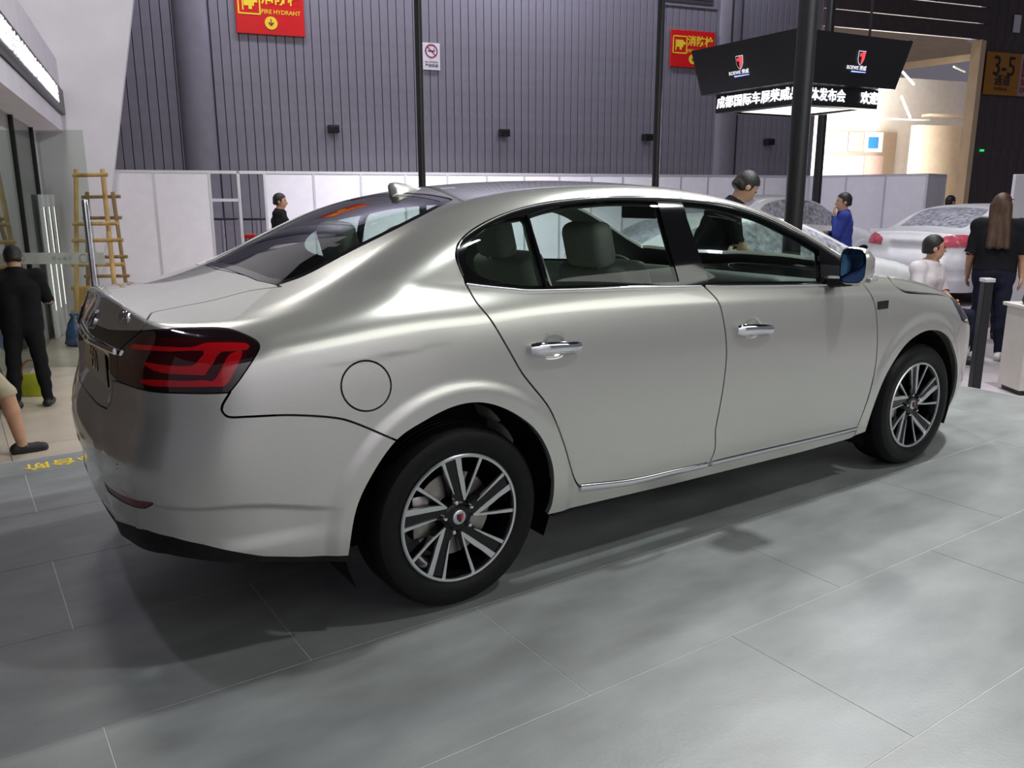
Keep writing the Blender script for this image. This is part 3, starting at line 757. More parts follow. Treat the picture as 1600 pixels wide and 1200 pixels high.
# ---- wheels
RW, RR = .332, .2346
def make_wheel():
    hw = .112
    prof = [(.222, -.085), (.235, -.100), (.262, -.112), (.292, -.114), (.312, -.106), (.325, -.090), (.331, -.066)]
    tread = []
    for i, yy in enumerate(np.linspace(-.06, .06, 9)):
        tread.append((.332, yy-.004)); 
        if i in (1, 3, 5, 7): tread += [(.332, yy), (.325, yy+.001), (.325, yy+.006), (.332, yy+.007)]
    prof = prof+tread+[(r, -y) for r, y in reversed(prof)]
    ty = MB().lathe(prof, 96, 'y').build('wheel', 'rubber', None, True, 28)
    rim = MB().lathe([(.2346, -.098), (.2346, -.104), (.2300, -.1075), (.2225, -.106), (.2210, -.098)], 96, 'y').build('rim_lip', 'machined', ty, True, 40)
    MB().lathe([(.222, -.100), (.213, -.085), (.205, -.03), (.205, .09), (.23, .1)], 72, 'y').build('rim_barrel', 'wheel_black', ty, True, 40)
    MB().lathe([(.0, -.080), (.030, -.084), (.052, -.080), (.066, -.066), (.072, -.03)], 48, 'y').build('hub', 'wheel_black', ty, True, 40)
    rad = lambda r, deg: (r*math.sin(math.radians(deg)), r*math.cos(math.radians(deg)))
    def ribbon(c, wd, y0, y1):
        """closed prism along a centre line c [(r,deg)], half widths wd, between y0(front) and y1"""
        m_ = MB(); L = [Vector((*rad(r, a), 0)) for r, a in c]; F_, Bk = [], []
        for i, p in enumerate(L):
            d = (L[min(i+1, len(L)-1)]-L[max(i-1, 0)]).normalized(); nrm = Vector((-d.y, d.x, 0))
            r_ = c[i][0]; yy = y0(r_)
            F_.append([m_.bm.verts.new(((p+nrm*wd[i]*s_).x, yy, (p+nrm*wd[i]*s_).y)) for s_ in (1, -1)])
            Bk.append([m_.bm.verts.new(((p+nrm*wd[i]*1.15*s_).x, yy+y1, (p+nrm*wd[i]*1.15*s_).y)) for s_ in (1, -1)])
        for i in range(len(L)-1):
            m_.bm.faces.new((F_[i][0], F_[i][1], F_[i+1][1], F_[i+1][0])); m_.bm.faces.new((Bk[i][0], Bk[i+1][0], Bk[i+1][1], Bk[i][1]))
            m_.bm.faces.new((F_[i][0], F_[i+1][0], Bk[i+1][0], Bk[i][0])); m_.bm.faces.new((F_[i][1], Bk[i][1], Bk[i+1][1], F_[i+1][1]))
        m_.bm.faces.new((F_[0][0], Bk[0][0], Bk[0][1], F_[0][1])); m_.bm.faces.new((F_[-1][0], F_[-1][1], Bk[-1][1], Bk[-1][0]))
        return m_
    dish = lambda r: -.082-.018*(r/.22)**1.5
    thick = ribbon([(.062, 25), (.075, 20), (.095, 13.5), (.13, 6.5), (.17, 1.5), (.224, -1.5)], [.003, .006, .0085, .0095, .0092, .0115], dish, .012).mesh('sp_a')
    thin = ribbon([(.062, 25), (.10, 24.5), (.15, 24), (.224, 23)], [.0025, .004, .0045, .0065], dish, .012).mesh('sp_b')
    single = ribbon([(.088, -11), (.13, -14), (.18, -16), (.224, -17)], [.0015, .0035, .0048, .0068], dish, .012).mesh('sp_c')
    pocket = ribbon([(.05, 2), (.09, -2), (.13, -5), (.18, -8), (.222, -9.5)], [.022, .020, .020, .023, .030], lambda r: dish(r)+.006, .03).mesh('sp_d')
    back = ribbon([(.05, 24), (.13, 24), (.222, 23)], [.006, .006, .008], lambda r: dish(r)+.006, .03).mesh('sp_e')
    for k in range(5):
        for me, nm, mm in ((thick, 'wide_spoke', 'machined'), (thin, 'thin_spoke', 'machined'), (single, 'thin_spoke', 'machined'), (pocket, 'spoke_body', 'wheel_black'), (back, 'spoke_body', 'wheel_black')):
            if k == 0: me.materials.append(MT[mm])
            o = link(nm, me, None, ty); o.rotation_euler = (0, math.radians(72*k), 0)
        a = math.radians(-12+72*k)
        if k == 0: nut = MB().lathe([(.0005, -.098), (.006, -.097), (.0085, -.093), (.0085, -.07)], 6, 'y').mesh('nut'); nut.materials.append(MT['chrome'])
        o = link('lug_nut', nut, None, ty); o.location = (.057*math.sin(a), 0, .057*math.cos(a))
    MB().lathe([(.0005, -.094), (.020, -.095), (.026, -.092), (.028, -.08)], 32, 'y').build('centre_cap', 'machined', ty, True, 50)
    sh = [(-.012, .014), (.012, .014), (.012, -.002), (.007, -.012), (0, -.017), (-.007, -.012), (-.012, -.002)]
    MB().prism(sh, 0, .003, lambda u, v, h: (u, -.0955-h, v)).build('cap_emblem', 'badge_black', ty)
    MB().prism([(.001, .0125), (.0105, .0125), (.0105, -.002), (.006, -.0105), (.001, -.014)], 0, .0012, lambda u, v, h: (u, -.0986-h, v)).build('cap_emblem_field', 'badge_red', ty)
    MB().lathe([(.07, -.038), (.155, -.038), (.157, -.030), (.155, -.02), (.07, -.02)], 64, 'y').build('brake_disc', 'steel', ty, True, 40)
    MB().box((-.135, -.035, .02), (.07, .06, .16), bevel=.012).build('brake_caliper', 'steel', ty, True)
    return ty
w0 = make_wheel()
def copy_tree(o, parent=None):
    c = o.copy(); COL.objects.link(c); c.parent = parent
    for ch in list(o.children): copy_tree(ch, c)
    return c
for i, (wx, sg) in enumerate(((0, -1), (S.WB, -1), (0, 1), (S.WB, 1))):
    o = w0 if i == 0 else copy_tree(w0)
    o.parent = car; o.location = (wx, sg*.792, RW); o.rotation_euler = (0, 0, 0 if sg < 0 else math.pi)
# ---- cabin: seats, dashboard, steering wheel
def soft(name, c, size, m, parent, rot=None, bev=.05):
    return MB().box(c, size, rot=rot, bevel=min(bev, min(size)*.45), seg=4).build(name, m, parent, True, 60)
def seat(x, y, wid, rear=False):
    tilt = Matrix.Rotation(math.radians(-22), 3, 'Y')
    cu = soft('seat', (x, y, .56), (.52, wid, .20), 'interior', car)
    bk = soft('backrest', (x-.33, y, .86), (.16, wid-.02, .62), 'interior', car, tilt)
    for hy in ([y] if not rear else [y-.36, y+.36]):
        hx = x-.33-.62*.5*math.sin(math.radians(22))-.06
        hr = soft('headrest', (hx, hy, 1.225), (.11, .27, .20), 'interior', bk, Matrix.Rotation(math.radians(-14), 3, 'Y'), .045)
        MB().tube([(hx+.03, hy-.06, 1.05), (hx, hy-.06, 1.2)], .007, 8).build('headrest_post', 'chrome', hr, True)
        MB().tube([(hx+.03, hy+.06, 1.05), (hx, hy+.06, 1.2)], .007, 8).build('headrest_post', 'chrome', hr, True)
seat(1.48, -.38, .52); seat(1.48, .38, .52); seat(.62, 0, 1.30, True)
soft('dashboard', (2.24, 0, .90), (.74, 1.42, .24), 'interior_dark', car, Matrix.Rotation(math.radians(6), 3, 'Y'), .08)
soft('parcel_shelf', (-.28, 0, 1.03), (.62, 1.30, .05), 'interior_dark', car)
soft('centre_console', (1.65, 0, .60), (.9, .22, .30), 'interior_dark', car)
MB().box((1.98, 0, .92), (.06, .26, .17), rot=Matrix.Rotation(math.radians(-20), 3, 'Y'), bevel=.01).build('centre_screen', 'black_gloss', car)
sw = MB().lathe([(.178+.014*math.cos(a), .014*math.sin(a)) for a in np.linspace(0, 2*math.pi, 10, endpoint=False)], 40, 'x', closed=True)
sw.box((0, 0, 0), (.03, .34, .035)).box((0, 0, -.08), (.03, .035, .16)).lathe([(.0005, -.03), (.055, -.025), (.06, .01)], 20, 'x')
swo = sw.build('steering_wheel', 'interior_dark', car, True, 40); swo.location = (1.88, .38, .93); swo.rotation_euler = (0, math.radians(-24), 0)
MB().box((1.62, 0, 1.355), (.03, .25, .07), bevel=.01).build('rear_view_mirror', 'black_plastic', car)
MB().box2((-.6, -.7, .30), (2.5, .7, .42)).build('cabin_floor', 'interior_dark', car)
# ---------------------------------------------------------------- setting
MT['tile'] = mat('slate_grey_tile', (.235, .243, .246), .36, noise=(4.5, .20, (.6, 1.3, 1)), bump=(90, .05), spec=.55, world=True)
MT['grout'] = mat('pale_grout', (.62, .63, .63), .6, noise=(20, .1))
MT['cream_floor'] = mat('cream_hall_floor', (.62, .53, .44), .28, noise=(3, .08))
MT['grey_carpet'] = mat('mauve_grey_floor', (.36, .32, .35), .5, noise=(8, .1))
MT['wall_metal'] = mat('grey_violet_metal_cladding', (.225, .215, .25), .5, metal=.25, noise=(4, .07))
MT['wall_gap'] = mat('dark_cladding_joint', (.04, .038, .045), .7, noise=(10, .1))
MT['wall_brown'] = mat('brown_grey_metal_cladding', (.085, .068, .068), .55, metal=.2, noise=(5, .12))
MT['white_panel'] = mat('white_exhibition_panel', (.74, .72, .79), .55, noise=(6, .03))
MT['alu'] = mat('anodised_aluminium', (.66, .65, .69), .35, metal=.6, noise=(40, .05))
MT['white_wall'] = mat('white_painted_board', (.70, .68, .74), .6, noise=(2, .04))
MT['stain'] = mat('water_stained_plaster', (.47, .44, .45), .8, noise=(7, .22, (1, 1, .25)))
MT['cream_ext'] = mat('cream_canopy', (.80, .62, .40), .7, noise=(2, .06))
MT['white_ext'] = mat('white_render_outside', (.85, .85, .86), .7, noise=(3, .04))
MT['beige_ext'] = mat('beige_shutter_outside', (.55, .46, .36), .7, noise=(4, .06))
MT['pole_black'] = mat('black_painted_truss', (.012, .012, .014), .38, noise=(30, .15))
MT['ceiling'] = mat('dark_hall_ceiling', (.05, .05, .055), .8, noise=(2, .2))
MT['screen_black'] = mat('led_screen_black', (.012, .012, .014), .35, noise=(200, .2))
MT['led_white'] = mat('led_white', (.9, .9, 1), .5, emit=(.88, .9, 1), estr=2.2)
MT['led_blue'] = mat('led_blue', (.1, .15, .5), .5, emit=(.25, .35, 1), estr=2.0)
MT['led_red'] = mat('led_red', (.6, .05, .06), .5, emit=(1, .08, .1), estr=.9)
MT['led_grey'] = mat('led_grey', (.6, .6, .65), .5, emit=(.8, .8, .9), estr=.8)
MT['light_panel'] = mat('light_box_panel', (.9, .9, .85), .5, emit=(1, 1, .93), estr=1.3)
P0 = np.array([1.09, 12.05]); WA = np.array([.9763, -.2164]); WN = np.array([.2164, .9763])
RZW = math.atan2(WA[1], WA[0])
def W3(t, off, z): q = P0+WA*t+WN*off; return (q[0], q[1], z)
RW3 = Matrix.Rotation(RZW, 3, 'Z')
def wbox(mb, t0, t1, o0, o1, z0, z1, bevel=0):
    return mb.box(W3((t0+t1)/2, (o0+o1)/2, (z0+z1)/2), (t1-t0, o1-o0, z1-z0), rot=RW3, bevel=bevel)
def on_wall(px, py, off):
    d = ray(px, py); q = P0+WN*off; t = ((q-CC[:2])@WN)/(d[:2]@WN); p = CC+d*t; return (p[:2]-P0)@WA, p[2]
struct = lambda o, lab=None: tag(o, lab, None, None, 'structure')
# floors
Z_HALL, Z_BOOTH = -.62, -.2
o = struct(MB().box2((-14, 1.6, Z_HALL-.1), (22, 34, Z_HALL)).build('floor', 'cream_floor'), 'glossy cream hall floor')
# cream floor slabs in view beside the platform
for i in range(4):
    for j in range(9):
        lo = (-2.35+1.2*i, 2.2+1.2*j, Z_HALL); MB().box2(lo, (lo[0]+1.19, lo[1]+1.19, Z_HALL+.006)).build('floor_slab', 'cream_floor', o)
bo = MB().box2((4.99, -9, Z_HALL), (24, 1.93, Z_BOOTH)).box2((3.2, 2.6, Z_HALL), (24, 15.4, Z_BOOTH))
struct(bo.build('floor_booth', 'grey_carpet'), 'mauve grey raised floor of the neighbouring stand')
pf = struct(MB().box2((-5.2, -6.2, Z_HALL), (4.96, 1.93, -.0012)).build('floor_platform', 'grout'), 'grey tiled raised display platform')
ut = MB().box2((0, 0, -.0012), (1, 1, 0)).mesh('tile'); ut.materials.append(MT['tile'])
y = -.935-.645*8; row = 0
while y < 1.92:
    y1 = min(y+.645, 1.93); x = .03-1.21*5+(0 if row % 2 else .6)
    while x < 4.95:
        xa, xb_ = max(x, -5.2), min(x+1.21, 4.96)
        if xb_-xa > .05:
            t_ = link('tile', ut, None, pf); t_.location = (xa+.0017, y+.0017, 0); t_.scale = (xb_-xa-.0034, y1-y-.0034, 1)
        x += 1.21
    y += .645; row += 1
struct(MB().box2((-5.2, 1.93, Z_HALL), (4.96, 1.945, .002)).box2((4.96, -6.2, Z_HALL), (4.975, 1.945, .002)).build('trim_1', 'alu'))
# back wall: metal cladding strip by strip
wb = MB(); wbox(wb, -3.5, 17.75, 4.03, 4.2, -.7, 9.5); wb = struct(wb.build('wall_back', 'wall_gap'), 'grey violet metal wall behind the stands')
PITCH = .19
cm = MB(); cm.box((0, 0, 0), (PITCH-.014, .03, 9.2), bevel=.006, seg=1); cm = cm.mesh('strip'); cm.materials.append(MT['wall_metal'])
def strips(t0, t1, par, me, pitch=PITCH):
    t = t0
    while t < t1-.01:
        s_ = link('cladding_panel', me, None, par); s_.location = W3(t+pitch/2, 4.015, 4.4); s_.rotation_euler = (0, 0, RZW); t += pitch
strips(-2.9, 1.1, wb, cm); strips(1.84, 14.4, wb, cm); strips(15.2, 16.95, wb, cm)
for t0, t1 in ((1.12, 1.82), (14.45, 15.15)):
    m_ = MB(); n = 14; A = []; B = []
    for k in range(n+1):
        a_ = math.pi*k/n; tt = (t0+t1)/2-(t1-t0)/2*math.cos(a_); oo = 4.03-.16*math.sin(a_)
        A.append(m_.bm.verts.new(W3(tt, oo, -.6))); B.append(m_.bm.verts.new(W3(tt, oo, 9.4)))
    for k in range(n): m_.bm.faces.new((A[k], A[k+1], B[k+1], B[k]))
    m_.build('column_cladding', 'wall_metal', wb, True, 60)
m_ = MB(); wbox(m_, 17.0, 17.12, 3.85, 4.05, -.6, 9.4); wbox(m_, 17.2, 17.32, 3.9, 4.05, -.6, 9.4); wbox(m_, 17.35, 17.75, 3.95, 4.05, -.6, 9.4)
m_.build('door_post', 'wall_metal', wb)
m_ = MB(); wbox(m_, 12.6, 14.35, 3.96, 4.0, 6.15, 6.9); v_ = m_.build('vent', 'wall_metal', wb)
for k in range(7):
    m_ = MB(); wbox(m_, 12.75, 14.2, 3.93, 3.97, 6.24+.09*k, 6.29+.09*k); m_.build('louvre', 'wall_gap', v_)
# right wall with the goods door
wr = MB(); wbox(wr, 23.95, 33, 4.03, 4.2, -.7, 9.5); wr = struct(wr.build('wall_right', 'wall_brown'), 'dark brown grey metal wall right of the goods door')
cb = MB(); cb.box((0, 0, 0), (.40, .03, 9.2), bevel=.006, seg=1); cb = cb.mesh('strip_b'); cb.materials.append(MT['wall_brown'])
strips(24.0, 30, wr, cb, .41)
sh = empty('roller_shutter', W3(20.8, 3.9, 6.0), 0); sh = tag(sh, 'dark brown roller shutter rolled up above the bright goods door', 'shutter')
for k in range(6):
    m_ = MB(); wbox(m_, 17.78, 23.95, 3.86+.02*(k % 2), 3.98, 5.98+.46*k, 6.41+.46*k, .02); s_ = m_.build('shutter_slat', 'wall_brown'); s_.parent = sh; s_.matrix_parent_inverse = Matrix.Translation(-Vector(sh.location))
m_ = MB(); wbox(m_, 23.76, 23.95, 3.9, 4.25, -.6, 6.0); wbox(m_, 23.70, 23.74, 3.86, 4.0, -.6, 6.0); struct(m_.build('door_1', 'cream_ext'), 'cream jamb of the goods door')
# left stand: white facade, sign band, glass front, slanted blade wall
fdir = np.array([math.sin(math.radians(10.7)), math.cos(math.radians(10.7))]); fnor = np.array([fdir[1], -fdir[0]])   # normal faces the aisle (+x)
F0 = np.array([-.36, 9.86]); RZF = math.atan2(fdir[1], fdir[0]); RF3 = Matrix.Rotation(RZF, 3, 'Z')
def FB(mb, s0, s1, n0, n1, z0, z1, bevel=0):
    c = F0+fdir*(s0+s1)/2+fnor*(n0+n1)/2; return mb.box((c[0], c[1], (z0+z1)/2), (s1-s0, n1-n0, z1-z0), rot=RF3, bevel=bevel)
def FP(s, n, z): c = F0+fdir*s+fnor*n; return (c[0], c[1], z)
def on_fac(px, py, n=0):
    d = ray(px, py); q = F0+fnor*n; t = ((q-CC[:2])@fnor)/(d[:2]@fnor); p = CC+d*t; return (p[:2]-F0)@fdir, p[2]
sm_ = on_fac(52, 215)[0]
wl = MB(); FB(wl, -8, 2.3, -.3, .36, 3.07, 3.52); FB(wl, -8, 2.3, -.2, .34, 2.44, 2.69); FB(wl, -2.6, 2.6, -3.2, -3.0, -.62, 2.7); FB(wl, sm_+.05, 2.5, -.12, -.02, -.62, 2.44)
wl = struct(wl.build('wall_left', 'white_wall'), 'white facade of the stand on the left')
m_ = MB(); FB(m_, -9, -2.6, -1.6, -1.4, -.62, 2.7); m_.build('added_dark_panel', mat('added_dark_wood', (.045, .03, .02), .5, noise=(3, .3)), wl)  # added out of view to darken what the rear bumper reflects
m_ = MB(); FB(m_, -8, 2.7, -1.2, -1.0, 3.4, 7.5); m_.build('upper_panel', mat('grey_green_glass_panel', (.32, .36, .34), .3, noise=(3, .1)), wl)
m_ = MB(); FB(m_, sm_+.55, sm_+1.0, -.02, -.012, .9, 2.42); m_.build('stained_patch', 'stain', wl)
sb_ = MB(); FB(sb_, -8, 2.28, .05, .40, 2.70, 3.06); sb_ = tag(sb_.build('led_sign_band', 'screen_black'), 'black LED sign band with white lettering on the left facade', 'sign')
me = text_mesh('sign_text', '新能源汽车荣威成都国际车展荣威品牌媒体发布会', .25, .004, 'RIGHT', bold=.0)
ln = link('sign_lettering', me, 'led_white', sb_)
ln.matrix_world = Matrix.Translation(FP(1.15, .408, 2.88)) @ Matrix(((fdir[0], 0, fnor[0], 0), (fdir[1], 0, fnor[1], 0), (0, 1, 0, 0), (0, 0, 0, 1)))
bl_ = MB(); bx0, bx1 = on_wall(70, 0, -.25)[0], 0
pts = [(-3.2, Z_HALL), (on_wall(150, 500, -.25)[0], Z_HALL), on_wall(158, 430, -.25), on_wall(178, 265, -.25), on_wall(208, 0, -.25), (1.15, 7.6), (-3.2, 7.6)]
bl_.prism(pts, -.25, .05, lambda u, v, h: W3(u, h, v))
struct(bl_.build('wall_blade', 'white_wall'), 'tall white slanted blade wall behind the ladder')
m_ = MB(); wbox(m_, .66, .80, -.2, -.1, 4.55, 8); m_.build('blade_edge_panel', 'alu', bpy.data.objects['wall_blade'])
# shop front glass, mullions, white door leaves
MT['pane'] = glass_mat('clear_pane', (.84, .88, .84), 1.45)
MT['frost'] = mat('frosted_band', (.62, .66, .62), .6, noise=(20, .05))
for s0, s1 in ((-5.6, sm_-2.1), (sm_-2.05, sm_-.02)):
    m_ = MB(); FB(m_, s0, s1, -.03, -.018, Z_HALL+.02, 2.44); struct(m_.build('window_1', 'pane'))
for s0 in (sm_-2.1, sm_-.04):
    m_ = MB(); FB(m_, s0, s0+.07, -.07, .01, Z_HALL, 2.44); struct(m_.build('trim_2', 'pole_black'))
dr = empty('folding_door', FP(1.0, 0, Z_HALL), 0, 'white folding door leaves with lit slots beside the bamboo ladder', 'door')
for k, s0 in enumerate((.70, 1.12, 1.52)):
    m_ = MB(); FB(m_, s0, s0+.38, .02+.03*k, .07+.03*k, Z_HALL+.01, 1.48, .008); L = m_.build('door_leaf', 'white_wall'); L.parent = dr; L.matrix_parent_inverse = Matrix.Translation(-Vector(dr.location))
    m_ = MB(); FB(m_, s0+.10, s0+.125, .07+.03*k, .078+.03*k, -.2, 1.3); q_ = m_.build('light_slot', 'light_panel', L)
    m_ = MB(); FB(m_, s0+.24, s0+.27, .07+.03*k, .078+.03*k, .45, 1.3); q_ = m_.build('dark_slot', 'pole_black', L)
# free-standing glass screen with frosted band and logos
gs = empty('glass_screen', (-.5, 8.2, Z_HALL), 0, 'tall clear glass screen with a frosted band, left of the chrome post', 'glass screen')
gdir = np.array([.10+1.16, 7.83-8.68]); gl = np.hypot(*gdir); gdir /= gl
ga = math.atan2(gdir[1], gdir[0]); RG = Matrix.Rotation(ga, 3, 'Z')
def GP(mb, s0, s1, n0, n1, z0, z1):
    c = np.array([-1.16, 8.68])+gdir*(s0+s1)/2+np.array([-gdir[1], gdir[0]])*(n0+n1)/2; return mb.box((c[0], c[1], (z0+z1)/2), (s1-s0, abs(n1-n0), z1-z0), rot=RG)
inv = Matrix.Translation(-Vector(gs.location))
def under_gs(o): o.parent = gs; o.matrix_parent_inverse = inv; return o
under_gs(GP(MB(), -.9, gl, 0, .012, Z_HALL+.01, 2.2).build('pane', 'pane'))
fr_ = under_gs(GP(MB(), -.2, gl-.02+.12, -.004, -.001, .655, .79).build('frosted_band', 'frost'))
for s0 in (.62, 1.38):
    me = MB().lathe([(.045, 0), (.055, 0), (.055, .003), (.045, .003)], 28, closed=True).mesh('ring', True); me.materials.append(MT['alu'])
    c = np.array([-1.16, 8.68])+gdir*s0; r_ = link('ring_logo', me, None, fr_); r_.matrix_world = Matrix.Translation((c[0]+gdir[1]*.012, c[1]-gdir[0]*.012, .722)) @ Matrix.Rotation(ga, 4, 'Z') @ Matrix.Rotation(math.pi/2, 4, 'X')
me = text_mesh('band_text', '安 心 出 行', .05, .001); r_ = link('band_lettering', me, 'alu', fr_)
c = np.array([-1.16, 8.68])+gdir*1.12; r_.matrix_world = Matrix.Translation((c[0]+gdir[1]*.012, c[1]-gdir[0]*.012, .722)) @ Matrix.Rotation(ga, 4, 'Z') @ Matrix.Rotation(math.pi/2, 4, 'X')
# white exhibition partition, panel by panel
pt = struct(MB().box(W3(8, .2, Z_HALL-.04), (18, .2, .02), rot=RW3).build('wall_partition', 'alu'), 'white modular exhibition partition along the back')
seams = [-.5, .57, 1.45]; right = [2.36, 3.21, 4.06, 4.89, 5.71, 6.51, 7.29, 8.05, 8.77, 9.49, 10.2, 10.89, 11.57, 12.3, 13.05, 13.8, 14.55]
PT = 1.88
for seq in (seams, right):
    for a_, b_ in zip(seq, seq[1:]):
        m_ = MB(); wbox(m_, a_+.02, b_-.02, 0, .03, Z_HALL, PT-.04); m_.build('partition_panel', 'white_panel', pt)
    for a_ in seq:
        m_ = MB(); wbox(m_, a_-.02, a_+.02, -.012, .04, Z_HALL, PT); m_.build('partition_post', 'alu', pt)
    m_ = MB(); wbox(m_, seq[0], seq[-1], -.01, .035, PT-.045, PT); m_.build('partition_rail', 'alu', pt)
m_ = MB(); wbox(m_, 1.45, 2.36, -.01, .035, PT-.05, PT); wbox(m_, 1.90, 1.95, -.01, .035, Z_HALL, PT); wbox(m_, 1.45, 1.92, -.01, .035, 1.36, 1.41); m_.build('doorway_frame', 'alu', pt)
# second run of the partition, right of the poles
q0, q1, q2 = on_z(1279, 275, PT)[:2], on_z(1450, 271, PT)[:2], on_z(1478, 272.6, PT)[:2]
q0 = np.array([15.05, 8.95])
def seg(a, b, n, nm):
    a = np.array(a); b = np.array(b); L = np.hypot(*(b-a)); ang = math.atan2(b[1]-a[1], b[0]-a[0]); R_ = Matrix.Rotation(ang, 3, 'Z')
    for k in range(n):
        c = a+(b-a)*(k+.5)/n; MB().box((c[0], c[1], (Z_BOOTH+PT-.04)/2), (L/n-.04, .03, PT-.04-Z_BOOTH), rot=R_).build('partition_panel', 'white_panel', pt)
    for k in range(n+1):
        c = a+(b-a)*k/n; MB().box((c[0], c[1], (Z_BOOTH+PT)/2), (.04, .05, PT-Z_BOOTH), rot=R_).build('partition_post', 'alu', pt)
    c = (a+b)/2; MB().box((c[0], c[1], PT-.022), (L, .04, .045), rot=R_).build('partition_rail', 'alu', pt)
seg(q0, q1, 3, 'a'); seg(q1, q2, 1, 'b')
sp_ = struct(MB().box((10.9, 2.05, .75), (1.3, .05, 1.9), rot=Matrix.Rotation(math.radians(-20), 3, 'Z'), bevel=.006).build('wall_side', 'white_panel'), 'white partition panel at the right edge')
struct(MB().box2((-8.2, -.5, Z_HALL), (-8.0, 16, 5.5)).build('wall_added_dark', mat('added_dark_wall', (.02, .019, .022), .6, noise=(3, .2))), 'unseen dark wall added to darken reflections on the boot')  # added out of view, gives the car's rear something dark to reflect
struct(MB().box2((-7, -11.2, -.62), (5.0, -11.0, 4.2)).build('wall_added_white', 'white_wall'), 'unseen white wall added for bright reflections in the car flank')  # added behind the camera as a bright reflection for the rear quarter
# ceiling and outside
ce = struct(MB().box2((-14, -16, 9.0), (26, 17.6, 9.2)).build('ceiling', 'ceiling'))
gx = MB(); wbox(gx, 8, 44, 5.5, 40, -.35, -.25); struct(gx.build('floor_yard', 'white_ext'), 'pale concrete yard outside the goods door')
ew = MB(); wbox(ew, 10, 46, 18, 18.3, -.3, 7.2); ew = struct(ew.build('wall_yard', 'white_ext'), 'sunlit white building outside the goods door')
def ext(px0, py0, px1, py1, off, dep, nm, m, par):
    t0, z1 = on_wall(px0, py0, off); t1, z0 = on_wall(px1, py1, off)
    m_ = MB(); wbox(m_, min(t0, t1), max(t0, t1), off-dep, off, min(z0, z1), max(z0, z1)); return m_.build(nm, m, par)
ext(1424, 196, 1512, 320, 15, .4, 'beige_shutter', 'beige_ext', ew)
ext(1276, 182, 1440, 189, 15, .5, 'gutter', 'white_ext', ew)
ext(1440, 179, 1512, 186, 15, .5, 'gutter', 'beige_ext', ew)
MT['win_frame'] = mat('tan_window_frame', (.42, .35, .29), .5, noise=(9, .06)); MT['win_pink'] = mat('pinkish_board', (.52, .40, .38), .6, noise=(9, .05)); MT['blue'] = mat('blue_notice', (.03, .22, .55), .5, noise=(30, .2))
wn = ext(1283, 203, 1392, 300, 17.8, .05, 'yard_window', 'win_frame', ew)
for (a, b, c_, d_, mm) in ((1285, 206, 1322, 237, 'white_ext'), (1326, 206, 1347, 237, 'win_pink'), (1351, 206, 1377, 238, 'white_panel'), (1285, 243, 1318, 300, 'white_ext'), (1322, 243, 1345, 300, 'white_panel'), (1349, 243, 1374, 300, 'win_pink')):
    ext(a, b, c_, d_, 17.72, .05, 'pane', mm, wn)
ext(1358, 214, 1371, 232, 17.64, .03, 'blue_notice', 'blue', wn)
cn = MB(); (ta, za), (tb_, zb_) = on_wall(1270, 128, 9), on_wall(1540, 92, 9)
A = [W3(ta, 9, za), W3(tb_, 9, zb_), W3(tb_+8, 22, zb_+5.2), W3(ta-4, 22, za+5.0)]
cn.quad(*A); c2 = [(p[0], p[1], p[2]+.25) for p in A]; cn.quad(*c2[::-1])
for i in range(4): cn.quad(A[i], A[(i+1) % 4], c2[(i+1) % 4], c2[i])
tag(cn.build('yard_canopy', 'cream_ext'), 'cream canopy roof seen through the goods door', 'canopy')
def bar(px0, py0, px1, py1, off, r_, par, m):
    a = W3(*[on_wall(px0, py0, off)[0], off, on_wall(px0, py0, off)[1]]); b = W3(*[on_wall(px1, py1, off)[0], off, on_wall(px1, py1, off)[1]])
    MB().tube([a, b], r_, 8).build('brace', m, par, True)
for q in ((1410, 112, 1428, 132), (1408, 150, 1422, 184), (1490, 104, 1508, 112)): bar(*q, 14, .05, ew, 'white_ext')
# ---------------------------------------------------------------- things around the car
def child(o, par):
    """parent an object built in world coordinates under an empty"""
    o.parent = par; o.matrix_parent_inverse = Matrix.Translation(-Vector(par.location)); return o
# black truss poles
for (nm, px, dep, zb, r_, lab) in (('truss_pole', 661, 11.6, Z_HALL, .050, 'thin black truss pole left, beside the no smoking sign'),
                                  ('truss_pole', 1024, 12.4, Z_BOOTH, .052, 'thin black truss pole in the middle, left of the LED cube'),
                                  ('truss_pole', 1243, 7.6, Z_BOOTH, .082, 'thick black truss pole in front of the LED cube'),
                                  ('truss_pole', 1276.5, 17.0, Z_BOOTH, .086, 'thinner black truss pole just right of the thick one')):
    hd = YAW+math.atan((px-800)/(CF/math.cos(PIT))); dd = dep/math.cos(hd-YAW); x, y = CC[0]+dd*math.sin(hd), CC[1]+dd*math.cos(hd)
    e = empty(nm, (x, y, zb), 0, lab, 'pole', 'black truss poles')
    MB().lathe([(r_, .02), (r_, 8.9-zb)], 20).build('shaft', 'pole_black', e, True)
    MB().box((0, 0, .01), (r_*5, r_*5, .02), bevel=.004).build('base_plate', 'pole_black', e)
    MB().lathe([(r_*1.25, .02), (r_*1.25, .12), (r_, .13)], 20).build('collar', 'pole_black', e, True)
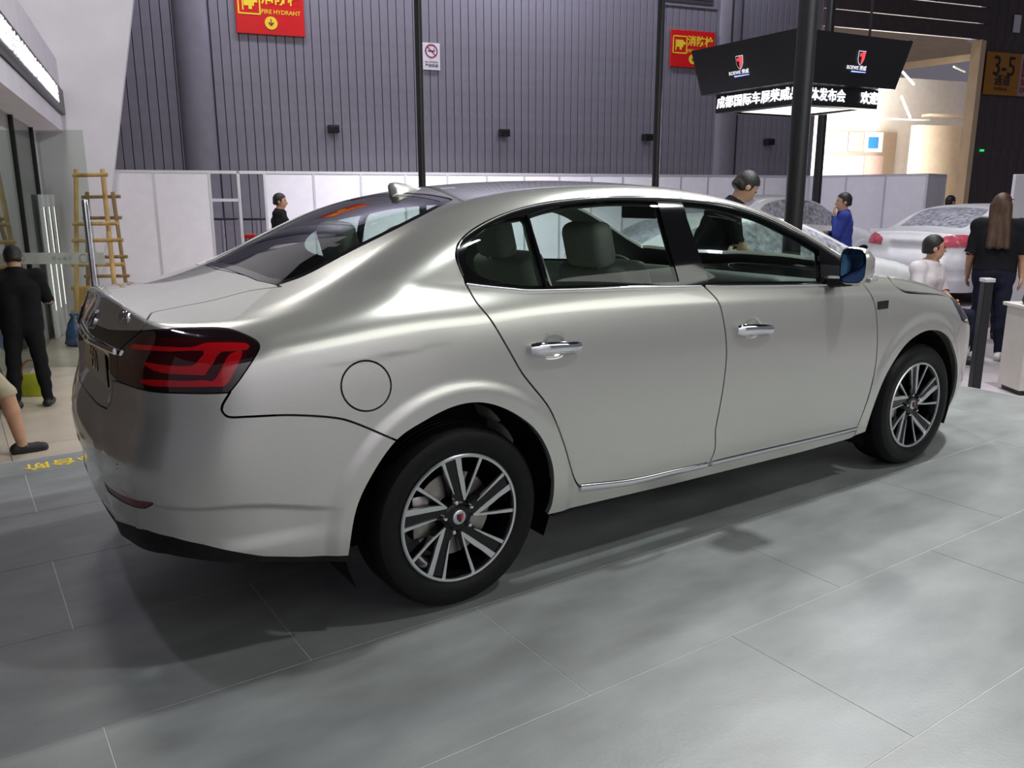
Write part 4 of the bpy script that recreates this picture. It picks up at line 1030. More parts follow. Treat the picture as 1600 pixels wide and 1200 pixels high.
# hanging LED cube
LH = 3.6; A_, B_, C_ = [on_z(*p, LH)[:2] for p in ((1080, 80), (1250, 43), (1427, 65))]
D_ = A_+C_-B_; cen = (A_+C_)/2
def ring(sc, z): return [(*(cen+(p-cen)*sc), z) for p in (A_, B_, C_, D_)]
zt, zb1 = LH, None
d = ray(1245, 127); # lower rim height from the lower near corner
sc1 = .885
nb = cen+(B_-cen)*sc1; tt = (nb-CC[:2])@np.array([math.sin(YAW), math.cos(YAW)])/(ray(1245, 127)[:2]@np.array([math.sin(YAW), math.cos(YAW)])); zb1 = float(CC[2]+ray(1245, 127)[2]*tt)
sc2 = .74; zb2 = zb1-.27
led = empty('led_cube', (cen[0], cen[1], zb2), 0, 'black hanging LED cube with shield logos and white Chinese lettering', 'display screen')
R1, R2 = ring(1, zt), ring(sc1, zb1)
for i in range(4):
    m_ = MB(); a, b, c, d_ = R1[i], R1[(i+1) % 4], R2[(i+1) % 4], R2[i]
    n = Vector(np.cross(np.subtract(b, a), np.subtract(d_, a))).normalized(); inn = n*(.06 if n.dot(Vector((*cen, 3))-Vector(a)) > 0 else -.06)
    lo = [Vector(q) for q in (a, b, c, d_)]; hi = [q+inn for q in lo]
    m_.quad(*lo); m_.quad(*hi[::-1])
    for k in range(4): m_.quad(lo[k], lo[(k+1) % 4], hi[(k+1) % 4], hi[k])
    child(m_.build('screen_face', 'screen_black'), led)
m_ = MB(); T1, T2 = ring(sc1*.98, zb1), ring(sc2, zb1-.005)
m_.bm.faces.new([m_.bm.verts.new(q) for q in ring(sc1*.99, zb1)]); child(m_.build('underside', 'screen_black'), led)
Rb, Rc = ring(sc2, zb1-.004), ring(sc2, zb2)
for i in range(4):
    m_ = MB(); m_.quad(Rb[i], Rb[(i+1) % 4], Rc[(i+1) % 4], Rc[i]); q = ring(sc2*.97, zb1-.004), ring(sc2*.97, zb2)
    m_.quad(q[0][i], q[0][(i+1) % 4], q[1][(i+1) % 4], q[1][i]); m_.quad(Rc[i], Rc[(i+1) % 4], q[1][(i+1) % 4], q[1][i])
    child(m_.build('ticker_screen', 'screen_black'), led)
m_ = MB(); o1, o2 = ring(sc2, zb2), ring(sc2*.80, zb2-.005)
for i in range(4): m_.quad(o1[i], o1[(i+1) % 4], o2[(i+1) % 4], o2[i])
child(m_.build('bottom_rim', 'pole_black'), led)
m_ = MB(); m_.quad(*ring(sc2*.80, zb2+.02)); child(m_.build('light_panel', 'light_panel'), led)
m_ = MB(); m_.quad(*ring(.99, zt-.01)); child(m_.build('top_cover', 'pole_black'), led)
def on_face(i, me, u, v, m, nm, sc_hi=None, z_hi=None, sc_lo=None, z_lo=None, off=.012):
    """lay a flat mesh on face i (0 = left, 1 = right): u along, v up, 0..1"""
    hi = ring(sc_hi, z_hi); lo = ring(sc_lo, z_lo); a, b, c, d_ = [Vector(q) for q in (hi[i], hi[(i+1) % 4], lo[(i+1) % 4], lo[i])]
    ex = (b-a).normalized(); ey = ((a+b)/2-(c+d_)/2).normalized(); ez = ex.cross(ey).normalized()
    p = (d_.lerp(c, u)).lerp(a.lerp(b, u), v)+ez*off
    ey = ez.cross(ex)
    o = link(nm, me, m); o.matrix_world = Matrix(((ex.x, ey.x, ez.x, p.x), (ex.y, ey.y, ez.y, p.y), (ex.z, ey.z, ez.z, p.z), (0, 0, 0, 1)))
    bpy.context.view_layer.update(); mw = o.matrix_world.copy(); me.transform(mw); o.matrix_world = Matrix.Identity(4); return child(o, led)
F1 = dict(sc_hi=1, z_hi=zt, sc_lo=sc1, z_lo=zb1); F2 = dict(sc_hi=sc2, z_hi=zb1, sc_lo=sc2, z_lo=zb2)
def shield(s): return [(-s*.8, s), (s*.8, s), (s*.72, -.2*s), (s*.38, -.85*s), (0, -1.15*s), (-s*.38, -.85*s), (-s*.72, -.2*s)]
for i, uc in ((0, .47), (1, .56)):
    on_face(i, MB().prism(shield(.088), 0, .004).mesh('sh'), uc, .57, 'led_grey', 'shield_logo', **F1)
    on_face(i, MB().prism([(x*.9, y*.9) for x, y in shield(.088)], 0, .004).mesh('sh'), uc, .57, 'badge_black', 'shield_logo', off=.016, **F1)
    on_face(i, MB().prism([(.002, .075), (.062, .075), (.055, -.013), (.03, -.06), (.002, -.08)], 0, .003).mesh('sh'), uc, .57, 'led_red', 'shield_field', off=.021, **F1)
    on_face(i, MB().prism([(-.046, .05), (-.008, .062), (-.008, .013), (-.04, .013)], 0, .003).mesh('sh'), uc, .57, 'led_red', 'shield_field', off=.021, **F1)
    on_face(i, text_mesh('t', 'ROEWE 荣威', .068, .002, bold=.001), uc-.02, .36, 'led_grey', 'brand_lettering', **F1)
    on_face(i, MB().prism([(-.13, -.008), (.16, -.004), (.16, .006), (-.13, .012)], 0, .002).mesh('sh'), uc, .285, 'led_blue', 'light_streak', **F1)
on_face(0, text_mesh('t', '成都国际车展荣威品牌', .178, .003, 'LEFT', bold=.003), .02, .5, 'led_white', 'ticker_lettering', **F2)
on_face(1, text_mesh('t', '媒体发布会', .178, .003, 'LEFT', bold=.003), .05, .5, 'led_white', 'ticker_lettering', **F2)
on_face(1, text_mesh('t', '欢迎', .178, .003, 'RIGHT', bold=.004), .99, .5, 'led_white', 'ticker_lettering', **F2)
for u0, px_ in ((0, A_), (1, B_), (2, C_), (3, D_)):
    p = cen+(px_-cen)*.62; child(MB().tube([(p[0], p[1], zt-.02), (p[0], p[1], 8.95)], .018, 8).build('hanger_rod', 'pole_black', None, True), led)
# signs on the walls
MT['sign_red'] = mat('red_sign', (.62, .008, .01), .4, noise=(20, .06)); MT['sign_yellow'] = mat('yellow_print', (.85, .62, .03), .5, noise=(30, .05))
MT['sign_orange'] = mat('amber_sign', (.42, .17, .006), .5, noise=(15, .08)); MT['sign_white'] = mat('white_sign', (.72, .70, .74), .5, noise=(15, .04)); MT['sign_pink'] = mat('pale_pink_sign', (.42, .29, .27), .5, noise=(15, .05))
MT['print_black'] = mat('black_print', (.012, .012, .014), .6, noise=(30, .1)); MT['print_red'] = mat('dark_red_print', (.30, .012, .03), .6, noise=(30, .1))
def wall_flat(me, t, off, z, nm, m, par):
    o = link(nm, me, m); p = W3(t, off, z)
    me.transform(Matrix.Translation(p) @ Matrix(((WA[0], 0, -WN[0], 0), (WA[1], 0, -WN[1], 0), (0, 1, 0, 0), (0, 0, 0, 1)))); return child(o, par) if par else o
def hydrant(t0, t1, z0, z1, lab):
    w_, h_ = t1-t0, z1-z0; tc, zc = (t0+t1)/2, (z0+z1)/2; off = 3.93
    e = empty('fire_hydrant_sign', W3(tc, off, z0), 0, lab, 'sign', 'red fire hydrant signs')
    m_ = MB(); wbox(m_, t0, t1, off, off+.05, z0, z1, .01); child(m_.build('board', 'sign_red'), e)
    f = off-.006
    wall_flat(text_mesh('t', '消防栓', .275*w_/1.4, .002, 'LEFT', bold=.006), t0+.37*w_, f, zc+.20*h_, 'lettering', 'sign_yellow', e)
    wall_flat(text_mesh('t', 'FIRE HYDRANT', .118*w_/1.4, .002, 'LEFT', bold=.001), t0+.37*w_, f, zc-.055*h_, 'lettering', 'sign_yellow', e)
    r = .20*w_
    fr = MB(); s = r*.82
    for (a, b, c, d_) in ((-s, -s, s, -s+.03), (-s, s-.03, s, s), (-s, -s, -s+.03, s), (s-.03, -s, s, s)): fr.box(((a+c)/2, (b+d_)/2, 0), (c-a, d_-b, .004))
    wall_flat(fr.mesh('f'), t0+.20*w_, f, zc+.10*h_, 'pictogram_frame', 'sign_yellow', e)
    pg = MB().box((0, .02, 0), (s*.9, s*.8, .004)).box((-s*.55, -.02, 0), (.03, s*1.2, .004)).box((s*.1, -s*.45, 0), (s*.3, s*.3, .004)).box((s*.6, .03, 0), (s*.3, s*.3, .004))
    wall_flat(pg.mesh('f'), t0+.20*w_, f, zc+.11*h_, 'pictogram', 'sign_yellow', e)
    wall_flat(MB().lathe([(.0005, .004), (.13*w_/1.4, .004), (.13*w_/1.4, 0)], 28).mesh('c'), t0+.505*w_, f, zc-.27*h_, 'arrow_disc', 'sign_yellow', e)
    k = w_/1.4
    ar = MB().box((0, .025*k, 0), (.022*k, .11*k, .004)); ar.prism([(-.06*k, 0), (-.035*k, .02*k), (0, -.025*k), (.035*k, .02*k), (.06*k, 0), (0, -.065*k)], -.002, .002)
    wall_flat(ar.mesh('a'), t0+.505*w_, f-.006, zc-.27*h_, 'arrow', 'print_red', e)
t0, z0 = on_wall(370, 51, 3.93); t1, _z = on_wall(477, 58, 3.93)
hydrant(t0, t1, z0, z0+1.02, 'large red fire hydrant sign cut by the top edge of the photo')
t0, z1 = on_wall(1049.5, 45, 3.93); t1, z0 = on_wall(1115, 108, 3.93)
hydrant(t0, t1, z0, z1, 'red fire hydrant sign half hidden behind the LED cube')
t0, z1 = on_wall(660, 66, 3.95); t1, z0 = on_wall(688, 110, 3.95)
ns = empty('no_smoking_sign', W3((t0+t1)/2, 3.95, z0), 0, 'small white no smoking sign behind the left black pole', 'sign')
m_ = MB(); wbox(m_, t0, t1, 3.95, 3.98, z0, z1, .004); child(m_.build('board', 'sign_white'), ns); w_ = t1-t0; tc = (t0+t1)/2
wall_flat(MB().lathe([(.30*w_, 0), (.36*w_, 0), (.36*w_, .004), (.30*w_, .004)], 32, closed=True).mesh('r'), tc, 3.944, z1-.38*w_-.02, 'ban_ring', 'print_red', ns)
wall_flat(MB().box((0, 0, 0), (.62*w_, .05*w_, .004), rot=Matrix.Rotation(math.radians(-45), 3, 'Z')).mesh('r'), tc, 3.944, z1-.38*w_-.02, 'ban_bar', 'print_red', ns)
wall_flat(MB().box((0, 0, 0), (.40*w_, .06*w_, .003)).box((.16*w_, .1*w_, 0), (.03*w_, .1*w_, .003)).mesh('r'), tc, 3.946, z1-.38*w_-.02, 'cigarette', 'print_black', ns)
wall_flat(text_mesh('t', 'NO SMOKING', .12*w_, .001), tc, 3.944, z0+.42*w_, 'lettering', 'print_red', ns)
wall_flat(text_mesh('t', '严禁吸烟', .19*w_, .001), tc, 3.944, z0+.22*w_, 'lettering', 'print_black', ns)
t0, z1 = on_wall(1544, 80, 3.9); t1, z0 = on_wall(1588, 150, 3.9); z0 = on_wall(1536, 147, 3.9)[1]
g_ = empty('aisle_sign', W3((t0+t1)/2, 3.9, z0), 0, 'amber aisle sign reading 3-5 on the dark wall', 'sign'); w_ = t1-t0; tc = (t0+t1)/2
m_ = MB(); wbox(m_, t0, t1, 3.9, 3.94, z0, z1, .006); child(m_.build('board', 'sign_orange'), g_)
wall_flat(text_mesh('t', '3-5', .56*w_, .002, bold=.005, sx=.95), tc+.04, 3.894, z0+.66*(z1-z0), 'lettering', 'print_black', g_)
wall_flat(text_mesh('t', '通道', .24*w_, .002, bold=.004), tc+.02, 3.894, z0+.33*(z1-z0), 'lettering', 'print_black', g_)
wall_flat(text_mesh('t', 'PASSAGE', .10*w_, .002), tc, 3.894, z0+.14*(z1-z0), 'lettering', 'print_black', g_)
ex = empty('exit_sign', W3(t1+.6, 3.9, z0), 0, 'pale exit sign with dark red print beside the amber sign', 'sign')
m_ = MB(); wbox(m_, t1+.01, t1+1.3, 3.9, 3.94, z0, z1, .006); child(m_.build('board', 'sign_pink'), ex)
wall_flat(text_mesh('t', '安全出口', .22, .002, 'LEFT', bold=.003), t1+.1, 3.894, z0+.32*(z1-z0), 'lettering', 'print_red', ex)
wall_flat(text_mesh('t', 'EXIT', .2, .002, 'LEFT', bold=.003), t1+.1, 3.894, z0+.14*(z1-z0), 'lettering', 'print_red', ex)
fr = MB()
for (a, b, c, d_) in ((0, 0, .5, .05), (0, 0, .05, .52), (0, .47, .5, .52), (.45, 0, .5, .52), (.1, .1, .3, .16), (.2, .15, .27, .4)): fr.box(((a+c)/2, (b+d_)/2, 0), (c-a, d_-b, .004))
wall_flat(fr.mesh('f'), t1+.12, 3.894, z0+.46*(z1-z0), 'running_figure', 'print_red', ex)
for k, (px_, py_, lab) in enumerate(((521, 202, 'small black wall lamp below the large hydrant sign'), (788, 208, 'small black wall lamp between the two thin poles'), (1012, 215, 'small black wall lamp beside the middle pole'), (1202, 222, 'small dark wall lamp below the LED cube'))):
    t, z = on_wall(px_, py_, 3.85); e = empty('wall_lamp', W3(t, 3.95, z), 0, lab, 'lamp', 'black lamps on the metal wall')
    m_ = MB(); wbox(m_, t-.12, t+.12, 3.76, 3.96, z-.08, z+.09, .015); child(m_.build('housing', 'pole_black'), e)
    m_ = MB(); wbox(m_, t-.10, t+.10, 3.74, 3.77, z-.06, z+.04); child(m_.build('visor', 'black_plastic'), e)
    m_ = MB(); wbox(m_, t-.03, t+.03, 3.95, 4.01, z-.03, z+.03); child(m_.build('bracket', 'pole_black'), e)
t, z = on_wall(1590, 37, 3.95); m_ = MB(); wbox(m_, t-.14, t+.14, 3.95, 3.98, z-.25, z+.25, .004); tag(m_.build('wall_notice', 'sign_white'), 'small pale notice high on the dark wall', 'notice')
t, z = on_wall(1535, 235, 3.95); m_ = MB(); wbox(m_, t-.08, t+.08, 3.95, 3.98, z-.03, z+.03, .004); tag(m_.build('exit_light', mat('green_led', (.02, .4, .1), .4, emit=(.05, 1, .25), estr=.8)), 'tiny green light on the dark wall', 'light')
# yellow warning on the platform edge, read from the aisle
me = text_mesh('t', '小心台阶', .13, .0008, bold=.002, sx=1.0)
ly = link('floor_warning', me, 'sign_yellow'); ly.location = (-.92, 1.78, .0012); ly.rotation_euler = (0, 0, math.pi); tag(ly, 'yellow Chinese step warning on the platform edge', 'lettering')
# bamboo ladder (a double trestle ladder of poles)
MT['bamboo'] = mat('raw_timber', (.50, .33, .13), .6, noise=(9, .28, (1, 1, .15)))
MT['bamboo_dark'] = mat('weathered_timber', (.27, .18, .08), .7, noise=(9, .35, (1, 1, .15)))
lad = empty('timber_ladder', (.55, 11.0, Z_HALL), 0, 'tall raw timber trestle ladder against the white wall', 'ladder')
def lp(px, py, dep):
    hd = ray(px, py); k = dep/(hd@np.array([math.sin(YAW), math.cos(YAW), 0])); return CC+hd*k
LD = 12.75
def bar2(p, q, r_, nm, m, dep=(LD, LD)):
    child(MB().tube([lp(*p, dep[0]), lp(*q, dep[1])], r_, 8).build(nm, m, None, True), lad)
bar2((119, 265), (120, 520), .035, 'stile', 'bamboo', (LD+.25, LD-.35)); bar2((160, 265), (185, 505), .035, 'stile', 'bamboo', (LD+.25, LD-.35))
bar2((136, 300), (138, 490), .03, 'stile', 'bamboo_dark', (LD+.3, LD+.55)); bar2((176, 300), (203, 485), .03, 'stile', 'bamboo_dark', (LD+.3, LD+.55))
for i, (y_, a, b) in enumerate(((274, 114, 168), (350, 114, 184), (376, 113, 192), (414, 112, 195), (450, 112, 197), (488, 112, 198))):
    bar2((a, y_), (b, y_-1), .03, 'rung', 'bamboo', (LD-.05, LD-.05))
for i, (y_, a, b) in enumerate(((308, 128, 188), (341, 130, 190), (402, 132, 199), (432, 132, 202))):
    bar2((a, y_), (b, y_-1), .026, 'rung', 'bamboo_dark', (LD+.36, LD+.36))
child(MB().box(lp(132, 468, LD-.1), (.30, .03, .34), rot=Matrix.Rotation(-YAW, 3, 'Z')).build('board', 'bamboo'), lad)
# chrome post right of the glass screen
pp = lp(142, 400, 9.6); e = empty('chrome_post', (pp[0], pp[1], Z_HALL), 0, 'slim chrome post behind the boot of the silver car', 'post')
MB().lathe([(.034, .02), (.034, 1.98), (.030, 2.03), (.0005, 2.04)], 20).build('shaft', 'chrome', e, True)
MB().lathe([(.0005, .03), (.10, .025), (.11, 0)], 24).build('base', 'chrome', e, True)
# blue sack, orange box, handbag
pb = on_z(124, 540, Z_HALL); 
MT['sack'] = mat('blue_plastic_sack', (.06, .12, .30), .4, noise=(9, .4), bump=(14, .8))
sk = MB(); rings = []
for (h_, r_) in ((0, .14), (.05, .20), (.25, .19), (.45, .13), (.58, .07), (.66, .09)): rings.append([sk.bm.verts.new((r_*(1+.22*math.sin(5*a+h_*9))*math.cos(a), r_*(1+.22*math.cos(4*a+h_*7))*math.sin(a), h_)) for a in np.linspace(0, 2*math.pi, 24, endpoint=False)])
for A, B in zip(rings, rings[1:]):
    for k in range(24): sk.bm.faces.new((A[k], A[(k+1) % 24], B[(k+1) % 24], B[k]))
sk.bm.faces.new(rings[0][::-1]); sk.bm.faces.new(rings[-1]); so = sk.build('plastic_sack', 'sack', None, True, 80); so.location = (pb[0], pb[1], Z_HALL); so.scale = (.8, .8, .7); tag(so, 'crumpled blue plastic sack at the foot of the ladder', 'sack')
po_ = lp(4, 425, 10.6); ob = MB().box((0, 0, .45), (.5, .4, .06), bevel=.01).box((0, 0, .16), (.44, .34, .32), bevel=.006).box((0, 0, .37), (.40, .30, .12)).build('orange_carton', mat('orange_board', (.55, .22, .03), .6, noise=(8, .12))); ob.location = (po_[0], po_[1], Z_HALL+.75)
st_ = MB().box((0, 0, .72), (.7, .6, .05), bevel=.005)
for sx in (-.3, .3):
    for sy in (-.25, .25): st_.box((sx, sy, .35), (.05, .05, .7))
so_ = st_.build('work_table', 'bamboo'); so_.location = (po_[0], po_[1], Z_HALL); tag(so_, 'low timber work table at the left edge of the photo', 'table'); tag(ob, 'orange carton on the low table at the left edge', 'carton')
bp_ = on_z(56, 622, Z_HALL); bg = empty('handbag', (bp_[0], bp_[1]+.12, Z_HALL), -.5, 'yellow green handbag standing beside the man in black', 'bag')
b_ = MB(); rings = []
for (h_, a_, c_) in ((0, .15, .06), (.04, .17, .075), (.18, .15, .06), (.24, .12, .03)): rings.append([b_.bm.verts.new((a_*math.copysign(abs(math.cos(q))**.6, math.cos(q)), c_*math.copysign(abs(math.sin(q))**.6, math.sin(q)), h_)) for q in np.linspace(0, 2*math.pi, 24, endpoint=False)])
for A, B in zip(rings, rings[1:]):
    for k in range(24): b_.bm.faces.new((A[k], A[(k+1) % 24], B[(k+1) % 24], B[k]))
b_.bm.faces.new(rings[0][::-1]); b_.bm.faces.new(rings[-1]); b_.build('pouch', mat('yellow_green_leather', (.42, .45, .03), .45, noise=(12, .15)), bg, True, 60)
MB().tube([(.10*math.cos(q), 0, .23+.16*math.sin(q)) for q in np.linspace(0, math.pi, 13)], .011, 8).build('handle', mat('tan_strap', (.28, .12, .05), .5, noise=(9, .1)), bg, True)
# bar tables in the doorway, red stool
for k, (px_, py_, dep, lab) in enumerate(((347, 341, 16.6, 'left black bar table on a chrome stem in the doorway'), (402, 341, 16.2, 'right black bar table on a chrome stem in the doorway'))):
    q = lp(px_, py_, dep); e = empty('bar_table', (q[0], q[1], Z_BOOTH), 0, lab, 'table', 'bar tables behind the partition'); h_ = q[2]-Z_BOOTH
    MB().lathe([(.0005, h_), (.30, h_), (.31, h_-.012), (.30, h_-.03), (.0005, h_-.03)], 32).build('table_top', 'black_plastic', e, True, 40)
    MB().lathe([(.035, .03), (.035, h_-.03)], 16).build('stem', 'chrome', e, True)
    MB().lathe([(.0005, .035), (.20, .02), (.22, 0)], 28).build('base', 'chrome', e, True)
q = lp(395, 372, 16.8); e = empty('red_stool', (q[0], q[1], Z_BOOTH), 0, 'red round stool half hidden in the doorway', 'stool'); h_ = q[2]-Z_BOOTH
MB().lathe([(.0005, h_+.08), (.17, h_+.07), (.19, h_+.03), (.17, h_), (.0005, h_)], 28).build('seat', 'sign_red', e, True, 50)
for sx in (-.1, .1):
    for sy in (-.1, .1): MB().tube([(sx, sy, h_), (sx*1.5, sy*1.5, 0)], .013, 8).build('leg', 'pole_black', e, True)
# black belt post by the front of the car
q = on_z(1522, 606, 0); hd = np.array([q[0], q[1]])-CC[:2]; hd /= np.hypot(*hd); ps = np.array([q[0], q[1]])+hd*.35
e = empty('belt_post', (ps[0], ps[1], Z_BOOTH), -.6, 'black square barrier post in front of the woman in black', 'post')
MB().box((0, 0, .50), (.070, .070, .96), bevel=.006).build('shaft', 'pole_black', e); MB().box((0, 0, .99), (.085, .085, .03), bevel=.006).build('cap', 'alu', e); MB().box((0, 0, .01), (.22, .22, .02), bevel=.005).build('foot', 'pole_black', e)
# white counter with a black bag, low white box
MT['counter'] = mat('ivory_counter', (.62, .58, .54), .45, noise=(5, .05)); MT['leather_black'] = mat('black_bag_cloth', (.014, .014, .018), .6, noise=(14, .3), bump=(40, .4))
qb = on_z(1612, 476, .55); c1 = empty('counter', (qb[0]+.05+.29, qb[1]-.20, Z_BOOTH), math.radians(-35), 'ivory counter at the right edge with a bag on it', 'counter')
MB().box((0, 0, .735), (1.0, .40, .03), bevel=.006).build('top', 'counter', c1); MB().box((0, .02, .38), (.94, .32, .68), bevel=.006).build('cabinet', 'counter', c1); MB().box((0, .02, .02), (.88, .28, .04)).build('plinth', 'pole_black', c1)
bb = empty('black_bag', (qb[0]+.05, qb[1], Z_BOOTH+.75), .3, 'black shoulder bag slumped on the ivory counter', 'bag'); bb.scale = (.72, .72, .8)
b_ = MB(); rings = []
for (h_, a_, c_) in ((0, .17, .11), (.05, .19, .13), (.13, .16, .11), (.19, .09, .06)): rings.append([b_.bm.verts.new((a_*(1+.1*math.sin(3*q_+h_*20))*math.cos(q_), c_*math.sin(q_), h_+.02*math.sin(2*q_)*(h_ > 0))) for q_ in np.linspace(0, 2*math.pi, 24, endpoint=False)])
for A, B in zip(rings, rings[1:]):
    for k in range(24): b_.bm.faces.new((A[k], A[(k+1) % 24], B[(k+1) % 24], B[k]))
b_.bm.faces.new(rings[0][::-1]); b_.bm.faces.new(rings[-1]); b_.build('body', 'leather_black', bb, True, 80)
MB().tube([(.14*math.cos(q_), .03, .14+.12*math.sin(q_)) for q_ in np.linspace(0, math.pi, 11)], .012, 8).build('strap', 'leather_black', bb, True)
q = on_z(1594, 575, Z_BOOTH); wx_ = MB().box((0, 0, .30), (.42, .30, .54), bevel=.01).box((0, 0, .015), (.36, .24, .03)).box((0, 0, .585), (.45, .33, .03), bevel=.006).build('white_plinth', 'white_panel'); wx_.location = (q[0]+.10, q[1]-.10, Z_BOOTH); wx_.rotation_euler = (0, 0, -.5); tag(wx_, 'low white plinth box at the right edge', 'plinth')
# white chair between the covered cars
q = lp(1374, 384, 16.4); e = empty('folding_chair', (q[0], q[1], Z_BOOTH), math.radians(-150), 'white chair standing by the partition between the covered cars', 'chair')
MB().box((0, 0, .44), (.42, .42, .035), bevel=.012).build('seat', 'white_panel', e, True); MB().box((-.2, 0, .84), (.03, .42, .32), bevel=.012).build('backrest', 'white_panel', e, True)
for sx in (-.18, .18):
    for sy in (-.18, .18): MB().tube([(sx, sy, .42), (sx*1.12, sy*1.05, 0)], .013, 8).build('leg', 'alu', e, True)
for sy in (-.19, .19): MB().tube([(-.19, sy, .44), (-.205, sy, .98)], .012, 8).build('back_post', 'alu', e, True)
# ---------------------------------------------------------------- cars under transparent dust film
MT['film'] = mat('white_car_under_film', (.78, .78, .82), .28, coat=.6, coat_rough=.25, noise=(5, .06), bump=(7, .55))
MT['film_glass'] = mat('film_over_dark_glass', (.36, .36, .42), .3, coat=.6, coat_rough=.25, noise=(16, .55), bump=(12, .8))
MT['film_lamp'] = mat('film_over_red_lamp', (.50, .07, .11), .3, coat=.5, coat_rough=.2, noise=(20, .3), bump=(12, .5))
def covered_car(loc, rz, lab, sx=1, sz=1, rear_lamps=True):
    global F
    F_old = F
    Sc = Sedan(); F = Sc.f
    root = empty('covered_car', loc, rz, lab, 'car', 'white cars under dust film')
    b = Piece(*surface_nets(F, Sc.box, .03))
    b = b.cut(lambda V: .2-V[:, 2])[0]
    for wx in (0, Sc.WB): b = b.cut(lambda V: np.maximum(np.hypot(V[:, 0]-wx, V[:, 2]-.335)-.40, .5-V[:, 1]))[1]
    g, b = b.cut(d_side(dlo, .5)); w1, b = b.cut(d_top(ws_poly, 1.0)); w2, b = b.cut(d_top(backlight_poly, 1.05))
    emit('body_shell', b, 'full', 'film', root, flange=.03)
    for s_ in 'RL': emit('side_windows', g, s_, 'film_glass', root, flange=0)
    emit('windscreen', w1, 'full', 'film_glass', root, flange=0); emit('rear_window', w2, 'full', 'film_glass', root, flange=0)
    if rear_lamps:
        lp_, _ = b.cut(d_side(lamp, .3))
        for s_ in 'RL': emit('tail_lamp', lp_, s_, 'film_lamp', root, off=.006, flange=.006)
    for wx in (0, Sc.WB):
        for sg in (-1, 1):
            t_ = MB().lathe([(.20, -.08), (.24, -.10), (.30, -.105), (.33, -.07), (.335, 0), (.33, .07), (.30, .1), (.2, .1)], 36, 'y').build('wheel', 'rubber', root, True, 40); t_.location = (wx, sg*.79, .335)
            MB().lathe([(.0005, -.075), (.06, -.085), (.2, -.085), (.215, -.08)], 36, 'y').build('hub_cap', 'film', t_, True, 40)
            if sg > 0: t_.rotation_euler = (0, 0, math.pi)
    MB().box2((-.7, -.6, .2), (3.4, .6, .5)).build('underbody', 'black_plastic', root)
    root.scale = (sx, 1, sz)
    F = F_old
    return root
covered_car((12.0, 4.0, Z_BOOTH), math.radians(-4), 'white car under film seen from behind, red tail lamps beside the woman')
covered_car((4.95, 3.45, Z_BOOTH), math.radians(-22), 'white car under film just behind the silver car bonnet', .84, .97, False)
covered_car((9.9, 6.7, Z_BOOTH), math.radians(-14), 'taller white car under film behind the thick black pole', .75, 1.10, False)
# ---------------------------------------------------------------- people (one continuous body each; clothes and hair as children)
def cone(P, a, b, r0, r1):
    a = np.asarray(a, float); b = np.asarray(b, float); e = b-a; w_ = P-a
    t = np.clip(w_@e/max(e@e, 1e-9), 0, 1); q = w_-t[:, None]*e
    return np.sqrt((q*q).sum(1))-(r0+t*(r1-r0))
def ell(P, c, r):
    q = (P-np.asarray(c))/np.asarray(r); k = np.sqrt((q*q).sum(1)); return (k-1)*min(r)
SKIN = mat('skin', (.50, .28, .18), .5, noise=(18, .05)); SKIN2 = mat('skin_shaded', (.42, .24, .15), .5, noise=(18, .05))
HAIR = mat('black_hair', (.012, .010, .010), .45, noise=(60, .3, (1, 1, .2)), bump=(120, .4)); HAIRB = mat('dark_brown_hair', (.05, .022, .010), .45, noise=(50, .35, (1, 1, .15)), bump=(120, .4))
EYE = mat('eye', (.02, .015, .012), .2); LIP = mat('lips', (.36, .14, .12), .5)
def lerp(a, b, t): return tuple(x+(y-x)*t for x, y in zip(a, b))
